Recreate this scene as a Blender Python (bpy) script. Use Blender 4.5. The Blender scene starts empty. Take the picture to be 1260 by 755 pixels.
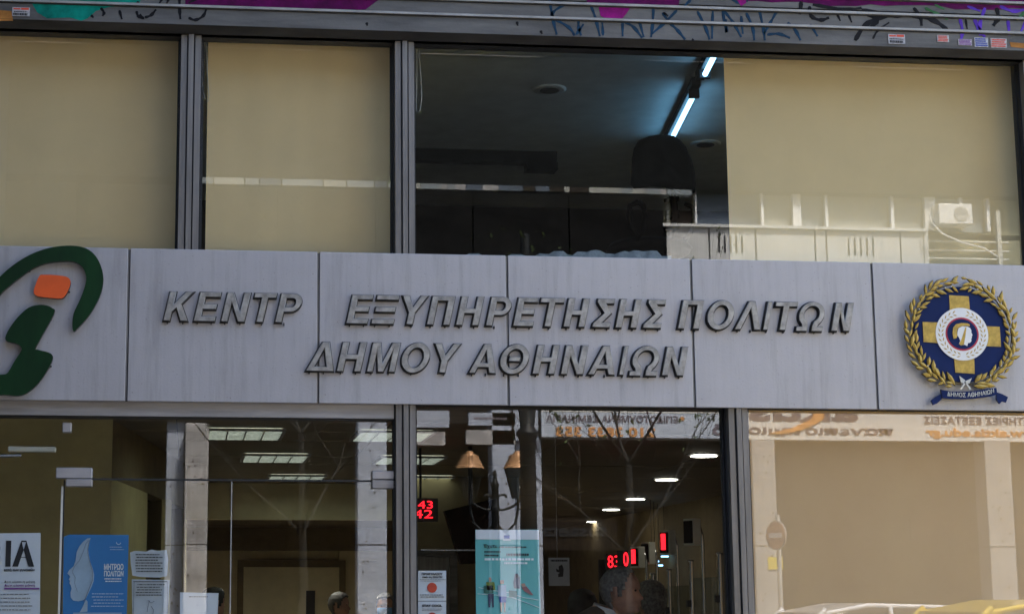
import bpy, bmesh, math, random
from mathutils import Vector, Matrix
R = math.radians
random.seed(7)
sc = bpy.context.scene
col = sc.collection

# ---------------------------------------------------------------- camera, world, sun, exposure
FPX, CX, CY = 2200.0, 452.0, 377.5
YAW, PITCH = R(5.65), R(9.44)
CAM = Vector((0, -8.0, 1.6))
cd = bpy.data.cameras.new('camera'); cam = bpy.data.objects.new('camera', cd); col.objects.link(cam)
cam.location = CAM
cam.rotation_euler = (R(90) + PITCH, 0, -YAW)
cd.sensor_width = 36; cd.lens = FPX / 1260 * 36
cd.shift_x = (630 - CX) / 1260
cd.clip_start = 0.05; cd.clip_end = 3000
sc.camera = cam

w = bpy.data.worlds.new('World'); sc.world = w; w.use_nodes = True
nt = w.node_tree; bg = nt.nodes['Background']
sky = nt.nodes.new('ShaderNodeTexSky'); sky.sky_type = 'NISHITA'; sky.sun_disc = False
SUN_EL, SUN_AZ = R(58), R(20)          # sun stands behind the office building, azimuth clockwise from +Y
sky.sun_elevation = SUN_EL; sky.sun_rotation = SUN_AZ
sky.dust_density = 3.0
nt.links.new(sky.outputs[0], bg.inputs[0]); bg.inputs[1].default_value = 0.12
sd = bpy.data.lights.new('sun', 'SUN'); sun = bpy.data.objects.new('sun', sd); col.objects.link(sun)
sd.energy = 3.2; sd.angle = R(8); sd.color = (1, .96, .9)
sdir = Vector((math.sin(SUN_AZ) * math.cos(SUN_EL), math.cos(SUN_AZ) * math.cos(SUN_EL), math.sin(SUN_EL)))
sun.rotation_euler = sdir.to_track_quat('Z', 'Y').to_euler()
sun.location = (0, 10, 30)
sc.view_settings.view_transform = 'Standard'; sc.view_settings.look = 'None'
sc.view_settings.exposure = 2.82; sc.view_settings.gamma = 1
sc.cycles.use_denoising = True
sc.cycles.max_bounces = 10; sc.cycles.transparent_max_bounces = 16
sc.cycles.diffuse_bounces = 4; sc.cycles.glossy_bounces = 4
sc.cycles.sample_clamp_indirect = 4.0
sc.cycles.caustics_reflective = False; sc.cycles.caustics_refractive = False

# ---------------------------------------------------------------- measuring helpers
_f = Vector((math.sin(YAW) * math.cos(PITCH), math.cos(YAW) * math.cos(PITCH), math.sin(PITCH)))
_r = Vector((math.cos(YAW), -math.sin(YAW), 0)); _u = _r.cross(_f)
def ray(px, py): return _f + _r * ((px - CX) / FPX) + _u * ((CY - py) / FPX)
def at(px, py, y=0.0):
    d = ray(px, py); return CAM + d * ((y - CAM.y) / d.y)
def atz(px, py, z):
    d = ray(px, py); return CAM + d * ((z - CAM.z) / d.z)
def mir(px, py, D):                      # a thing seen mirrored in the glass stands at -D
    p = at(px, py, D); return Vector((p.x, -D, p.z))

# ---------------------------------------------------------------- materials
MATS = {}
def mat(name, c, rough=.6, metal=0.0, var=.12, scale=(6, 6, 6), bump=0.0, bscale=40, c2=None, emit=None, es=0, streak=0, transl=0, spec=None, coat=0, stain=0):
    if name in MATS: return MATS[name]
    m = bpy.data.materials.new(name); m.use_nodes = True; n = m.node_tree.nodes; l = m.node_tree.links
    b = n['Principled BSDF']; b.inputs['Roughness'].default_value = rough; b.inputs['Metallic'].default_value = metal
    if spec is not None: b.inputs['Specular IOR Level'].default_value = spec
    if coat: b.inputs['Coat Weight'].default_value = coat; b.inputs['Coat Roughness'].default_value = .08
    tc = n.new('ShaderNodeTexCoord'); mp = n.new('ShaderNodeMapping'); mp.inputs['Scale'].default_value = scale
    l.new(tc.outputs['Object'], mp.inputs[0])
    nz = n.new('ShaderNodeTexNoise'); nz.inputs['Scale'].default_value = 1; nz.inputs['Detail'].default_value = 6; nz.inputs['Roughness'].default_value = .62
    l.new(mp.outputs[0], nz.inputs['Vector'])
    rp = n.new('ShaderNodeValToRGB'); e = rp.color_ramp.elements
    c = Vector(c[:3]); d = Vector(c2[:3]) if c2 else c * (1 - 2 * var)
    hi = c * (1 + (0 if c2 else var)); hi = [min(1, v) for v in hi]
    e[0].position = .32; e[1].position = .68; e[0].color = (*d, 1); e[1].color = (*hi, 1)
    l.new(nz.outputs[0], rp.inputs[0]); out = rp.outputs[0]
    if streak:
        mp2 = n.new('ShaderNodeMapping'); mp2.inputs['Scale'].default_value = (55, 55, .9); l.new(tc.outputs['Object'], mp2.inputs[0])
        n2 = n.new('ShaderNodeTexNoise'); n2.inputs['Scale'].default_value = 1; n2.inputs['Detail'].default_value = 4; l.new(mp2.outputs[0], n2.inputs['Vector'])
        r2 = n.new('ShaderNodeValToRGB'); k = 1 - streak
        r2.color_ramp.elements[0].position = .38; r2.color_ramp.elements[1].position = .62
        r2.color_ramp.elements[0].color = (k, k, k, 1); l.new(n2.outputs[0], r2.inputs[0])
        mx = n.new('ShaderNodeMix'); mx.data_type = 'RGBA'; mx.blend_type = 'MULTIPLY'; mx.inputs[0].default_value = 1
        l.new(out, mx.inputs[6]); l.new(r2.outputs[0], mx.inputs[7]); out = mx.outputs[2]
    if stain:
        mp3 = n.new('ShaderNodeMapping'); mp3.inputs['Scale'].default_value = (16, 16, 1.3); l.new(tc.outputs['Object'], mp3.inputs[0])
        oi = n.new('ShaderNodeObjectInfo'); ad = n.new('ShaderNodeVectorMath'); ad.operation = 'ADD'; l.new(mp3.outputs[0], ad.inputs[0]); cb_ = n.new('ShaderNodeCombineXYZ')
        m20 = n.new('ShaderNodeMath'); m20.operation = 'MULTIPLY'; m20.inputs[1].default_value = 40; l.new(oi.outputs['Random'], m20.inputs[0]); l.new(m20.outputs[0], cb_.inputs[0]); l.new(m20.outputs[0], cb_.inputs[1]); l.new(cb_.outputs[0], ad.inputs[1])
        n4 = n.new('ShaderNodeTexNoise'); n4.inputs['Scale'].default_value = 1; n4.inputs['Detail'].default_value = 5; n4.inputs['Roughness'].default_value = .7; l.new(ad.outputs[0], n4.inputs['Vector'])
        r4 = n.new('ShaderNodeValToRGB'); r4.color_ramp.elements[0].position = .50; r4.color_ramp.elements[1].position = .78; k = 1 - stain
        r4.color_ramp.elements[0].color = (1, 1, 1, 1); r4.color_ramp.elements[1].color = (k, k, k * .97, 1); l.new(n4.outputs[0], r4.inputs[0])
        m4 = n.new('ShaderNodeMix'); m4.data_type = 'RGBA'; m4.blend_type = 'MULTIPLY'; m4.inputs[0].default_value = 1; l.new(out, m4.inputs[6]); l.new(r4.outputs[0], m4.inputs[7])
        v5 = n.new('ShaderNodeMapRange'); v5.inputs[3].default_value = .95; v5.inputs[4].default_value = 1.04; l.new(oi.outputs['Random'], v5.inputs[0])
        n6 = n.new('ShaderNodeTexNoise'); n6.inputs['Scale'].default_value = 130; n6.inputs['Detail'].default_value = 2; l.new(tc.outputs['Object'], n6.inputs['Vector'])
        r6 = n.new('ShaderNodeValToRGB'); r6.color_ramp.elements[0].position = .70; r6.color_ramp.elements[1].position = .76; r6.color_ramp.elements[0].color = (1, 1, 1, 1); r6.color_ramp.elements[1].color = (.6, .58, .56, 1); l.new(n6.outputs[0], r6.inputs[0])
        m7 = n.new('ShaderNodeMix'); m7.data_type = 'RGBA'; m7.blend_type = 'MULTIPLY'; m7.inputs[0].default_value = 1; l.new(m4.outputs[2], m7.inputs[6]); l.new(r6.outputs[0], m7.inputs[7])
        m5 = n.new('ShaderNodeMix'); m5.data_type = 'RGBA'; m5.blend_type = 'MULTIPLY'; m5.inputs[0].default_value = 1; l.new(m7.outputs[2], m5.inputs[6]); l.new(v5.outputs[0], m5.inputs[7]); out = m5.outputs[2]
    l.new(out, b.inputs['Base Color'])
    if bump:
        n3 = n.new('ShaderNodeTexNoise'); n3.inputs['Scale'].default_value = bscale; n3.inputs['Detail'].default_value = 5; l.new(tc.outputs['Object'], n3.inputs['Vector'])
        bp = n.new('ShaderNodeBump'); bp.inputs['Strength'].default_value = bump; bp.inputs['Distance'].default_value = .01
        l.new(n3.outputs[0], bp.inputs['Height']); l.new(bp.outputs[0], b.inputs['Normal'])
    if emit and c2: l.new(out, b.inputs['Emission Color']); b.inputs['Emission Strength'].default_value = es
    elif emit:
        b.inputs['Emission Color'].default_value = (*emit, 1); b.inputs['Emission Strength'].default_value = es
    if transl:
        t = n.new('ShaderNodeBsdfTranslucent'); l.new(out, t.inputs[0]); ms = n.new('ShaderNodeMixShader'); ms.inputs[0].default_value = transl
        l.new(b.outputs[0], ms.inputs[1]); l.new(t.outputs[0], ms.inputs[2]); l.new(ms.outputs[0], n['Material Output'].inputs[0])
    MATS[name] = m; return m
def glass(name, f0, tint=(1, 1, 1), wav=.0001):
    m = bpy.data.materials.new(name); m.use_nodes = True; n = m.node_tree.nodes; l = m.node_tree.links
    n.remove(n['Principled BSDF'])
    lw = n.new('ShaderNodeLayerWeight'); lw.inputs[0].default_value = .5
    p = n.new('ShaderNodeMath'); p.operation = 'POWER'; p.inputs[1].default_value = 5; l.new(lw.outputs['Facing'], p.inputs[0])
    a = n.new('ShaderNodeMath'); a.operation = 'MULTIPLY_ADD'; a.inputs[1].default_value = 1 - f0; a.inputs[2].default_value = f0; l.new(p.outputs[0], a.inputs[0])
    t = n.new('ShaderNodeBsdfTransparent'); t.inputs[0].default_value = (*tint, 1)
    g = n.new('ShaderNodeBsdfGlossy'); g.inputs['Roughness'].default_value = 0.0
    if wav:
        tc = n.new('ShaderNodeTexCoord'); nz = n.new('ShaderNodeTexNoise'); nz.inputs['Scale'].default_value = 1.3; nz.inputs['Detail'].default_value = 1
        bp = n.new('ShaderNodeBump'); bp.inputs['Strength'].default_value = 1; bp.inputs['Distance'].default_value = wav
        l.new(tc.outputs['Object'], nz.inputs['Vector']); l.new(nz.outputs[0], bp.inputs['Height']); l.new(bp.outputs[0], g.inputs['Normal'])
    x = n.new('ShaderNodeMixShader'); l.new(a.outputs[0], x.inputs[0]); l.new(t.outputs[0], x.inputs[1]); l.new(g.outputs[0], x.inputs[2])
    l.new(x.outputs[0], n['Material Output'].inputs[0]); MATS[name] = m; return m

M = lambda k: MATS[k]
glass('shop_glass', .10, (.93, .96, .95)); glass('thin_glass', .05, (.9, .95, .95), 0); glass('car_glass', .08, (.25, .28, .28), 0)
mat('panel', (.43, .415, .425), .42, .25, .035, (3, 3, 3), .06, 90, streak=.03, stain=.24)
mat('panel_joint', (.22, .21, .20), .5, .3, .2, (40, 40, 3))
mat('alu', (.21, .195, .18), .45, .35, .14, (50, 50, 2), .05, 90)
mat('alu_light', (.36, .34, .33), .45, .35, .12, (3, 30, 30))
mat('black', (.012, .012, .013), .6, 0, .2)
mat('gasket', (.02, .02, .02), .7)
mat('letter_face', (.36, .34, .31), .45, .35, .22, (25, 25, 25), .1, 80)
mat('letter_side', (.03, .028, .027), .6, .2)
mat('logo_green', (.004, .030, .007), .65, 0, .25, (7, 7, 2), spec=.2)
mat('logo_orange', (.75, .10, .012), .45, 0, .08)
mat('gold', (.50, .33, .06), .45, .2, .2, (30, 30, 30))
mat('gold_dark', (.10, .07, .02), .6)
mat('navy', (.006, .018, .085), .6, 0, .1, spec=.15)
mat('crimson', (.45, .02, .05), .5)
mat('white_paint', (.78, .77, .74), .5, 0, .04)
mat('cream_enamel', (.62, .60, .52), .5, 0, .06)
mat('fascia', (.115, .110, .102), .55, .2, .25, (2, 2, 14), .1, 60)
mat('fascia_light', (.33, .32, .30), .5, .3, .15, (6, 6, 6))
mat('fascia_dark', (.038, .036, .035), .6, .1, .3, (3, 3, 20))
mat('blind', (.94, .70, .38), .85, 0, .03, (2, 2, 2), .06, 300, transl=.22)
mat('blind_tan', (1.0, .63, .33), .85, 0, .03, (2, 2, 2), .06, 300, transl=.22)
mat('cord', (.6, .6, .58), .6)
for nm, c in dict(paint_teal=(.0, .20, .15), paint_purple=(.085, .0, .06), paint_magenta=(.25, .005, .16), paint_blue=(.010, .042, .085), paint_black=(.008, .008, .01),
                  paint_violet=(.10, .04, .40), paint_green=(.05, .16, .06), paint_orange=(.4, .17, .04), paint_blackfog=(.012, .012, .014)).items():
    mat(nm, c, .7, 0, .3, (9, 9, 9), spec=.15)
mat('ceiling_dark', (.68, .72, .70), .8, 0, .06)
mat('tile_brown', (.17, .125, .08), .7, 0, .12, (2, 20, 2))
mat('wall_olive', (.45, .38, .19), .8, 0, .06)
mat('wall_brown', (.17, .125, .06), .8, 0, .1)
mat('wall_beige', (.64, .55, .34), .8, 0, .06)
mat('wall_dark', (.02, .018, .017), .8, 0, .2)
mat('door_beige', (.70, .62, .40), .6, 0, .05)
mat('floor_tile', (.30, .28, .25), .3, 0, .1)
mat('tube_lit', (.9, .95, 1), .5, emit=(.24, .60, 1), es=1.25)
mat('down_lit', (1, 1, 1), .5, emit=(1, .95, .82), es=3.0)
mat('panel_lit', (.70, .80, .72), .5, 0, .1, (70, 40, 70), c2=(.10, .15, .12), emit=(.75, .92, .8), es=1.2)
mat('led_red', (.8, .02, .03), .5, emit=(1, .01, .02), es=.5)
mat('led_glow', (.3, .01, .01), .5, emit=(1, .02, .03), es=.8)
mat('office_black', (.006, .006, .007), .8, 0, .2, bump=.1, bscale=200, spec=.15)
mat('plastic_grey', (.45, .44, .41), .45)
mat('chrome', (.6, .6, .6), .22, .95, .05)
mat('screen_black', (.004, .004, .004), .9, spec=.05)
mat('paper', (.70, .72, .76), .7, 0, .03)
mat('paper_grey', (.5, .53, .56), .7, 0, .08)
mat('ink', (.015, .015, .018), .6); mat('ink_grey', (.18, .19, .2), .6); mat('ink_purple', (.22, .05, .30), .6)
mat('ink_red', (.65, .07, .03), .6); mat('ink_white', (.8, .85, .88), .6); mat('ink_blue', (.02, .06, .35), .6)
mat('poster_blue', (.025, .19, .47), .45, 0, .06, (2, 2, 2)); mat('poster_pale', (.36, .47, .58), .5)
mat('poster_teal', (.12, .46, .46), .45, 0, .08, (3, 3, 3)); mat('poster_teal_light', (.25, .55, .57), .5)
mat('skin', (.42, .22, .15), .55, 0, .1, (30, 30, 30)); mat('skin_dark', (.30, .15, .10), .55, 0, .1, (30, 30, 30))
mat('hair_grey', (.20, .19, .18), .8, 0, .3, (60, 60, 60), .4, 200); mat('hair_black', (.012, .01, .01), .6, 0, .3, (60, 60, 60), .4, 200)
mat('cloth_brown', (.10, .07, .05), .9, 0, .15, bump=.2, bscale=300); mat('cloth_dark', (.02, .02, .026), .9, 0, .2, bump=.2, bscale=300)
mat('cloth_grey', (.1, .1, .12), .9, 0, .2, bump=.2, bscale=300); mat('mask_blue', (.12, .3, .6), .8); mat('shirt_white', (.7, .7, .7), .8)
mat('stone_white', (.66, .66, .63), .8, 0, .06, (1.2, 1.2, 1.2), .2, 30, streak=.12)
mat('concrete', (.48, .46, .44), .9, 0, .22, (3, 3, 3), .5, 25, streak=.25)
mat('concrete_blue', (.42, .46, .54), .8, 0, .1, (2, 2, 2), .3, 25, streak=.1)
mat('dark_stone', (.010, .010, .010), .9, 0, .2, (2, 2, 2), .2, 20, spec=.04)
mat('canvas', (.010, .011, .011), .9, 0, .15, spec=.05)
mat('stucco', (.30, .28, .25), .9, 0, .1, (1, 1, 1), .3, 30, streak=.15)
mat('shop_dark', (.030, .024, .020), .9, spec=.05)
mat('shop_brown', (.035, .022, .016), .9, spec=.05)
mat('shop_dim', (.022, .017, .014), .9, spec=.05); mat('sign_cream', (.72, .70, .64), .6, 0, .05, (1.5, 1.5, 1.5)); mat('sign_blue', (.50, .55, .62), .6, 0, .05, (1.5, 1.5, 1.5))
mat('sign_ink', (.16, .13, .15), .6); mat('sign_orange', (.72, .33, .10), .6); mat('sign_yellow', (.7, .55, .05), .6)
mat('olive_metal', (.28, .26, .15), .7, 0, .15)
mat('iron', (.018, .02, .02), .5, .4, .2, (20, 20, 20)); mat('copper', (.62, .33, .15), .45, .2, .15, (12, 12, 12))
mat('bark', (.018, .016, .012), .95, 0, .35, (8, 8, 3), .8, 30); mat('leaf', (.08, .12, .03), .6, 0, .3)
mat('asphalt', (.05, .05, .052), .9, 0, .2, (2, 2, 2), .4, 60); mat('paving', (.24, .23, .22), .9, 0, .12, (2, 2, 2), .3, 40); mat('kerb', (.34, .33, .31), .85)
mat('car_white', (.75, .75, .76), .3, 0, .02, coat=.8); mat('car_yellow', (.80, .58, .04), .3, 0, .02, coat=.8)
mat('tyre', (.015, .015, .015), .85); mat('rim', (.4, .4, .42), .3, .9); mat('red_lens', (.4, .01, .01), .2); mat('clear_lens', (.7, .7, .72), .15)
mat('silt', (.20, .17, .13), .9); mat('line_white', (.75, .75, .72), .8)

# ---------------------------------------------------------------- object helpers
ORG = {}
def tag(o, label=None, cat=None, group=None, kind=None):
    if label: o['label'] = label
    if cat: o['category'] = cat
    if group: o['group'] = group
    if kind: o['kind'] = kind
    return o
def empty(name, loc, label=None, cat=None, group=None, rz=0, kind=None):
    o = bpy.data.objects.new(name, None); col.objects.link(o); o.location = loc; o.rotation_euler = (0, 0, rz); o.empty_display_size = .1
    ORG[o.name] = Vector(loc); return tag(o, label, cat, group, kind)
def link(name, me, mats, parent=None, loc=None):
    if not isinstance(mats, (list, tuple)): mats = [mats]
    for m in mats: me.materials.append(M(m))
    o = bpy.data.objects.new(name, me); col.objects.link(o)
    org = Vector(loc) if loc is not None else Vector((0, 0, 0))
    ORG[o.name] = org
    o.location = org - (ORG[parent.name] if parent else Vector((0, 0, 0)))
    if parent: o.parent = parent
    return o
class MB:
    def __init__(s): s.v = []; s.f = []; s.mi = []; s.sm = []; s.marks = []
    def mark(s): s.marks.append((len(s.v), len(s.f)))
    def build_each(s, name, mats, parent):
        mk = s.marks + [(len(s.v), len(s.f))]
        for (v0, f0), (v1, f1) in zip(mk, mk[1:]):
            m = MB(); m.v = s.v[v0:v1]; m.f = [[i - v0 for i in f] for f in s.f[f0:f1]]; m.mi = s.mi[f0:f1]; m.sm = s.sm[f0:f1]; m.build(name, mats, parent)
    def add(s, vs, fs, mi=0, smooth=False):
        o = len(s.v); s.v += [Vector(v) for v in vs]; s.f += [[i + o for i in f] for f in fs]; s.mi += [mi] * len(fs); s.sm += [smooth] * len(fs); return s
    def box(s, a, b, mi=0, rz=None):
        x0, y0, z0 = [min(p, q) for p, q in zip(a, b)]; x1, y1, z1 = [max(p, q) for p, q in zip(a, b)]
        vs = [(x0, y0, z0), (x1, y0, z0), (x1, y1, z0), (x0, y1, z0), (x0, y0, z1), (x1, y0, z1), (x1, y1, z1), (x0, y1, z1)]
        if rz:
            c = Vector(((x0 + x1) / 2, (y0 + y1) / 2, 0)); m = Matrix.Rotation(rz, 3, 'Z'); vs = [m @ (Vector(v) - c) + c for v in vs]
        return s.add(vs, [(0, 3, 2, 1), (4, 5, 6, 7), (0, 1, 5, 4), (1, 2, 6, 5), (2, 3, 7, 6), (3, 0, 4, 7)], mi)
    def cbox(s, c, d, mi=0, rz=None): return s.box([c[i] - d[i] / 2 for i in range(3)], [c[i] + d[i] / 2 for i in range(3)], mi, rz)
    def prism(s, poly, y0, y1, mi=0, mside=None, bev=0):      # polygon in xz, extruded from y0 (front) to y1
        n = len(poly); area = sum(poly[i][0] * poly[(i + 1) % n][1] - poly[(i + 1) % n][0] * poly[i][1] for i in range(n))
        if area < 0: poly = poly[::-1]
        s.add([(p[0], y0, p[1]) for p in poly], [list(range(n))], mi)
        s.add([(p[0], y1, p[1]) for p in poly], [list(range(n))[::-1]], mi if mside is None else mside)
        vs = [(p[0], y0, p[1]) for p in poly] + [(p[0], y1, p[1]) for p in poly]
        return s.add(vs, [[(i + 1) % n, i, i + n, (i + 1) % n + n] for i in range(n)], mi if mside is None else mside)
    def zprism(s, poly, z0, z1, mi=0):                        # polygon in xy (ccw), extruded in z
        n = len(poly); vs = [(p[0], p[1], z0) for p in poly] + [(p[0], p[1], z1) for p in poly]
        return s.add(vs, [list(range(n))[::-1], [i + n for i in range(n)]] + [[i, (i + 1) % n, (i + 1) % n + n, i + n] for i in range(n)], mi)
    def tube(s, pts, r, k=8, mi=0, caps=True):
        pts = [Vector(p) for p in pts]; rs = r if isinstance(r, (list, tuple)) else [r] * len(pts); vs = []; fs = []
        prev = None
        for i, p in enumerate(pts):
            t = (pts[min(i + 1, len(pts) - 1)] - pts[max(i - 1, 0)])
            t = t.normalized() if t.length > 1e-9 else Vector((0, 0, 1))
            if prev is None: a = t.orthogonal().normalized()
            else:
                a = prev - t * prev.dot(t); a = a.normalized() if a.length > 1e-6 else t.orthogonal().normalized()
            prev = a; b = t.cross(a)
            vs += [p + (a * math.cos(2 * math.pi * j / k) + b * math.sin(2 * math.pi * j / k)) * rs[i] for j in range(k)]
        for i in range(len(pts) - 1):
            fs += [(i * k + j, i * k + (j + 1) % k, (i + 1) * k + (j + 1) % k, (i + 1) * k + j) for j in range(k)]
        s.add(vs, fs, mi, True)
        if caps:
            s.add(vs[:k], [list(range(k))[::-1]], mi); s.add(vs[-k:], [list(range(k))], mi)
        return s
    def lathe(s, c, prof, k=16, mi=0, sx=1, sy=1):             # prof: (radius, z)
        vs = []; fs = []
        for r, z in prof: vs += [(c[0] + sx * r * math.cos(2 * math.pi * j / k), c[1] + sy * r * math.sin(2 * math.pi * j / k), c[2] + z) for j in range(k)]
        for i in range(len(prof) - 1): fs += [(i * k + j, i * k + (j + 1) % k, (i + 1) * k + (j + 1) % k, (i + 1) * k + j) for j in range(k)]
        s.add(vs, fs, mi, True); s.add(vs[:k], [list(range(k))[::-1]], mi); s.add(vs[-k:], [list(range(k))], mi); return s
    def disc_y(s, c, r, y0, y1, k=40, mi=0, rx=None, mside=None):
        rx = rx or r; return s.prism([(c[0] + rx * math.cos(2 * math.pi * j / k), c[1] + r * math.sin(2 * math.pi * j / k)) for j in range(k)], y0, y1, mi, mside)
    def build(s, name, mats, parent=None, base=False, org=None):
        lo = [min(v[i] for v in s.v) for i in range(3)]; hi = [max(v[i] for v in s.v) for i in range(3)]
        if org is None: org = Vector(((lo[0] + hi[0]) / 2, (lo[1] + hi[1]) / 2, lo[2] if (base or not parent) else (lo[2] + hi[2]) / 2))
        me = bpy.data.meshes.new(name); me.from_pydata([v - Vector(org) for v in s.v], [], s.f); me.update()
        for p, mi, sm in zip(me.polygons, s.mi, s.sm): p.material_index = mi; p.use_smooth = sm
        return link(name, me, mats, parent, org)
def bevel(o, wd=.004, seg=1):
    m = o.modifiers.new('bevel', 'BEVEL'); m.width = wd; m.segments = seg; m.limit_method = 'ANGLE'; m.angle_limit = R(40); return o
def children(o): return [c for c in bpy.data.objects if c.parent == o]
def dup(o, loc=None, rz=None, label=None, parent=None):
    c = o.copy(); col.objects.link(c)
    if parent: c.parent = parent
    if loc is not None: c.location = loc
    if rz is not None: c.rotation_euler = (0, 0, rz)
    if label: c['label'] = label
    for ch in children(o): dup(ch, parent=c)
    return c
def textmesh(txt, shear=0, bold=0.0, bev=0.0, res=3):
    cu = bpy.data.curves.new('t', 'FONT'); cu.body = txt; cu.size = 1; cu.shear = shear; cu.offset = bold; cu.resolution_u = res
    cu.extrude = .08; cu.bevel_depth = bev; cu.bevel_resolution = 0
    o = bpy.data.objects.new('t', cu); col.objects.link(o)
    dg = bpy.context.evaluated_depsgraph_get(); me = bpy.data.meshes.new_from_object(o.evaluated_get(dg)); bpy.data.objects.remove(o); bpy.data.curves.remove(cu)
    me.materials.clear(); return me
def text(txt, x0, x1, z0, z1, y, name='print', m='ink', parent=None, back=False, depth=.0015, shear=0, bold=0.01, bev=0, mats=None, keep=False, arc=None):
    me = textmesh(txt, shear, bold, bev); vs = me.vertices
    if not len(vs): return None
    a = min(v.co.x for v in vs); b = max(v.co.x for v in vs); c = min(v.co.y for v in vs); d = max(v.co.y for v in vs)
    e = max(abs(v.co.z) for v in vs); cx, cz = (x0 + x1) / 2, (z0 + z1) / 2
    kx = (x1 - x0) / (b - a); kz = (z1 - z0) / max(d - c, 1e-6); sgn = 1 if not back else -1
    if keep: kx = kz * keep if keep is not True else kz
    for v in vs:
        X = (v.co.x - (a + b) / 2) * kx; Z = (v.co.y - (c + d) / 2) * kz; Y = -v.co.z / e * depth / 2
        if arc: Z += arc(X)
        v.co = (X * sgn, Y * sgn, Z)
    o = link(name, me, mats or m, parent, (cx, y, cz))
    if mats:
        for p in me.polygons: p.material_index = 0 if p.normal.y * sgn < -.5 else 1
    return o
def rows(mb, x0, x1, z0, z1, n, y, d=.001, seed=1, fill=.45, mi=0):
    rnd = random.Random(seed); h = (z1 - z0) / n
    for i in range(n):
        z = z1 - (i + .5) * h; a = x0 + rnd.random() * .08 * (x1 - x0); b = x1 - rnd.random() * .2 * (x1 - x0); x = a
        while x < b:
            l = min(b - x, (x1 - x0) * (.03 + rnd.random() * .09)); mb.box((x, y - d, z - h * fill / 2), (x + l, y, z + h * fill / 2), mi); x += l + (x1 - x0) * .018
    return mb
def P(px, py, y=0.0):
    p = at(px, py, y); return (p.x, p.z)

# ================================================================ THE SETTING
g = MB().add([(-300, -300, -.02), (300, -300, -.02), (300, 300, -.02), (-300, 300, -.02)], [(0, 1, 2, 3)]).build('ground', 'silt'); tag(g, kind='structure')
g = MB().box((-60, -11.6, -.016), (60, -3, 0)).build('road', 'asphalt'); tag(g, kind='structure')
g = MB().box((-60, -2.85, -.015), (60, -.3, .12)).box((-60, -14.98, -.015), (60, -11.75, .12)).build('pavement', 'paving'); tag(g, kind='structure')
g = MB().box((-60, -3, -.014), (60, -2.852, .125)).box((-60, -11.748, -.014), (60, -11.6, .125)).build('kerb', 'kerb'); tag(g, kind='structure')
mb = MB()
for i in range(-12, 12): mb.box((i * 5, -7.36, .002), (i * 5 + 2.2, -7.24, .006))
tag(mb.build('road_marking', 'line_white'), kind='structure')

# ================================================================ OFFICE BUILDING
XL, XR = -1.33, 7.0
ZS0, ZS1 = 2.47, 3.13          # the sign band
ob = empty('office_building', (1.5, 0, 0), 'grey aluminium shopfront building with upper blinds, graffiti fascia and glass ground floor', 'building')
def sm(zc, y): pass
# shell: side walls, roof, rear wall, slab
MB().box((XL - .25, .02, 0), (XL - .002, 17.4, 7)).build('side_wall', 'stucco', ob)
MB().box((XR, .02, 0), (XR + .25, 17.4, 7)).build('side_wall', 'stucco', ob)
MB().box((XL, 17.15, 0), (XR, 17.4, 7)).build('rear_wall', 'stucco', ob)
MB().box((XL, .35, 6.9), (XR, 17.15, 7.1)).build('roof', 'stucco', ob)
MB().box((XL, .02, 4.78), (XR, .33, 7.09)).build('upper_wall', 'stucco', ob)
MB().box((XL, -.55, 5.75), (XR + .1, .0, 5.93)).build('shade_slab', 'stucco', ob)  # added slab above the view, darkens the top of the facade
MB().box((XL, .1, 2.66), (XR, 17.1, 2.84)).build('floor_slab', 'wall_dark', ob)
# added unseen block projecting on the left, cuts skylight on the facade
mat('occluder_dark', (.035, .034, .034), .9, 0, .2, (1, 1, 1), .2, 30, spec=.1)
nb = empty('left_occluder', (-6, 0, 0), 'added unseen dark block standing forward beside the office to shade its left end', 'building')
MB().box((-9, -4.9, 0), (-1.37, -.2, 16)).box((-9, -.2, 0), (-1.6, 9, 16)).build('wall', 'occluder_dark', nb)
for k in range(3):
    wn = MB().box((-8.2 + k * 1.7, -4.96, 5.2), (-7.2 + k * 1.7, -4.9, 6.7)).build('window', 'alu', nb)
    MB().box((-8.13 + k * 1.7, -4.966, 5.27), (-7.27 + k * 1.7, -4.9605, 6.63)).build('pane', 'screen_black', wn)

# --- fascia with graffiti -------------------------------------------------
YF = -.14
zH1 = at(630, 21.5, YF).z; zH0 = at(630, 3, YF).z; zS = at(630, 43, YF).z; zL = at(630, 50, YF).z; zB = at(630, 55.5, -.02).z
fa = MB().box((XL, YF, zH0 + .018), (XR, .02, 5.2)).box((XL, YF, zH1 + .012), (XR, .02, zH0 - .006)).box((XL, YF, zS), (XR, .02, zH1 - .008)).build('fascia', 'fascia', ob)
MB().box((XL, YF + .052, zL), (XR, .0, 5.18)).build('backing', 'fascia_dark', fa)
for zz in (zH1, zH0, zH0 + (zH0 - zH1) * 1.05, zH0 + (zH0 - zH1) * 2.1):
    MB().box((XL, YF - .012, zz - .004), (XR, YF + .013, zz + .007)).build('ridge', 'fascia_light', fa)
    MB().box((XL, YF - .003, zz - .010), (XR, YF + .012, zz - .0045)).build('groove', 'black', fa)
lip = MB()
lip.add([(XL, YF - .003, zS - .0005), (XR, YF - .003, zS - .0005), (XR, YF + .05, zL), (XL, YF + .05, zL), (XL, .01, zS), (XR, .01, zS), (XR, .01, zL), (XL, .01, zL)],
        [(0, 3, 2, 1), (0, 1, 5, 4), (3, 7, 6, 2), (4, 5, 6, 7), (0, 4, 7, 3), (1, 2, 6, 5)][:6]).build('drip_edge', 'fascia_dark', fa)
MB().box((XL, -.05, zB), (XR, .019, zL - .002)).build('head_shadow', 'black', ob)  # black strip at the window head, shade of the gap put into its colour

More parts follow.
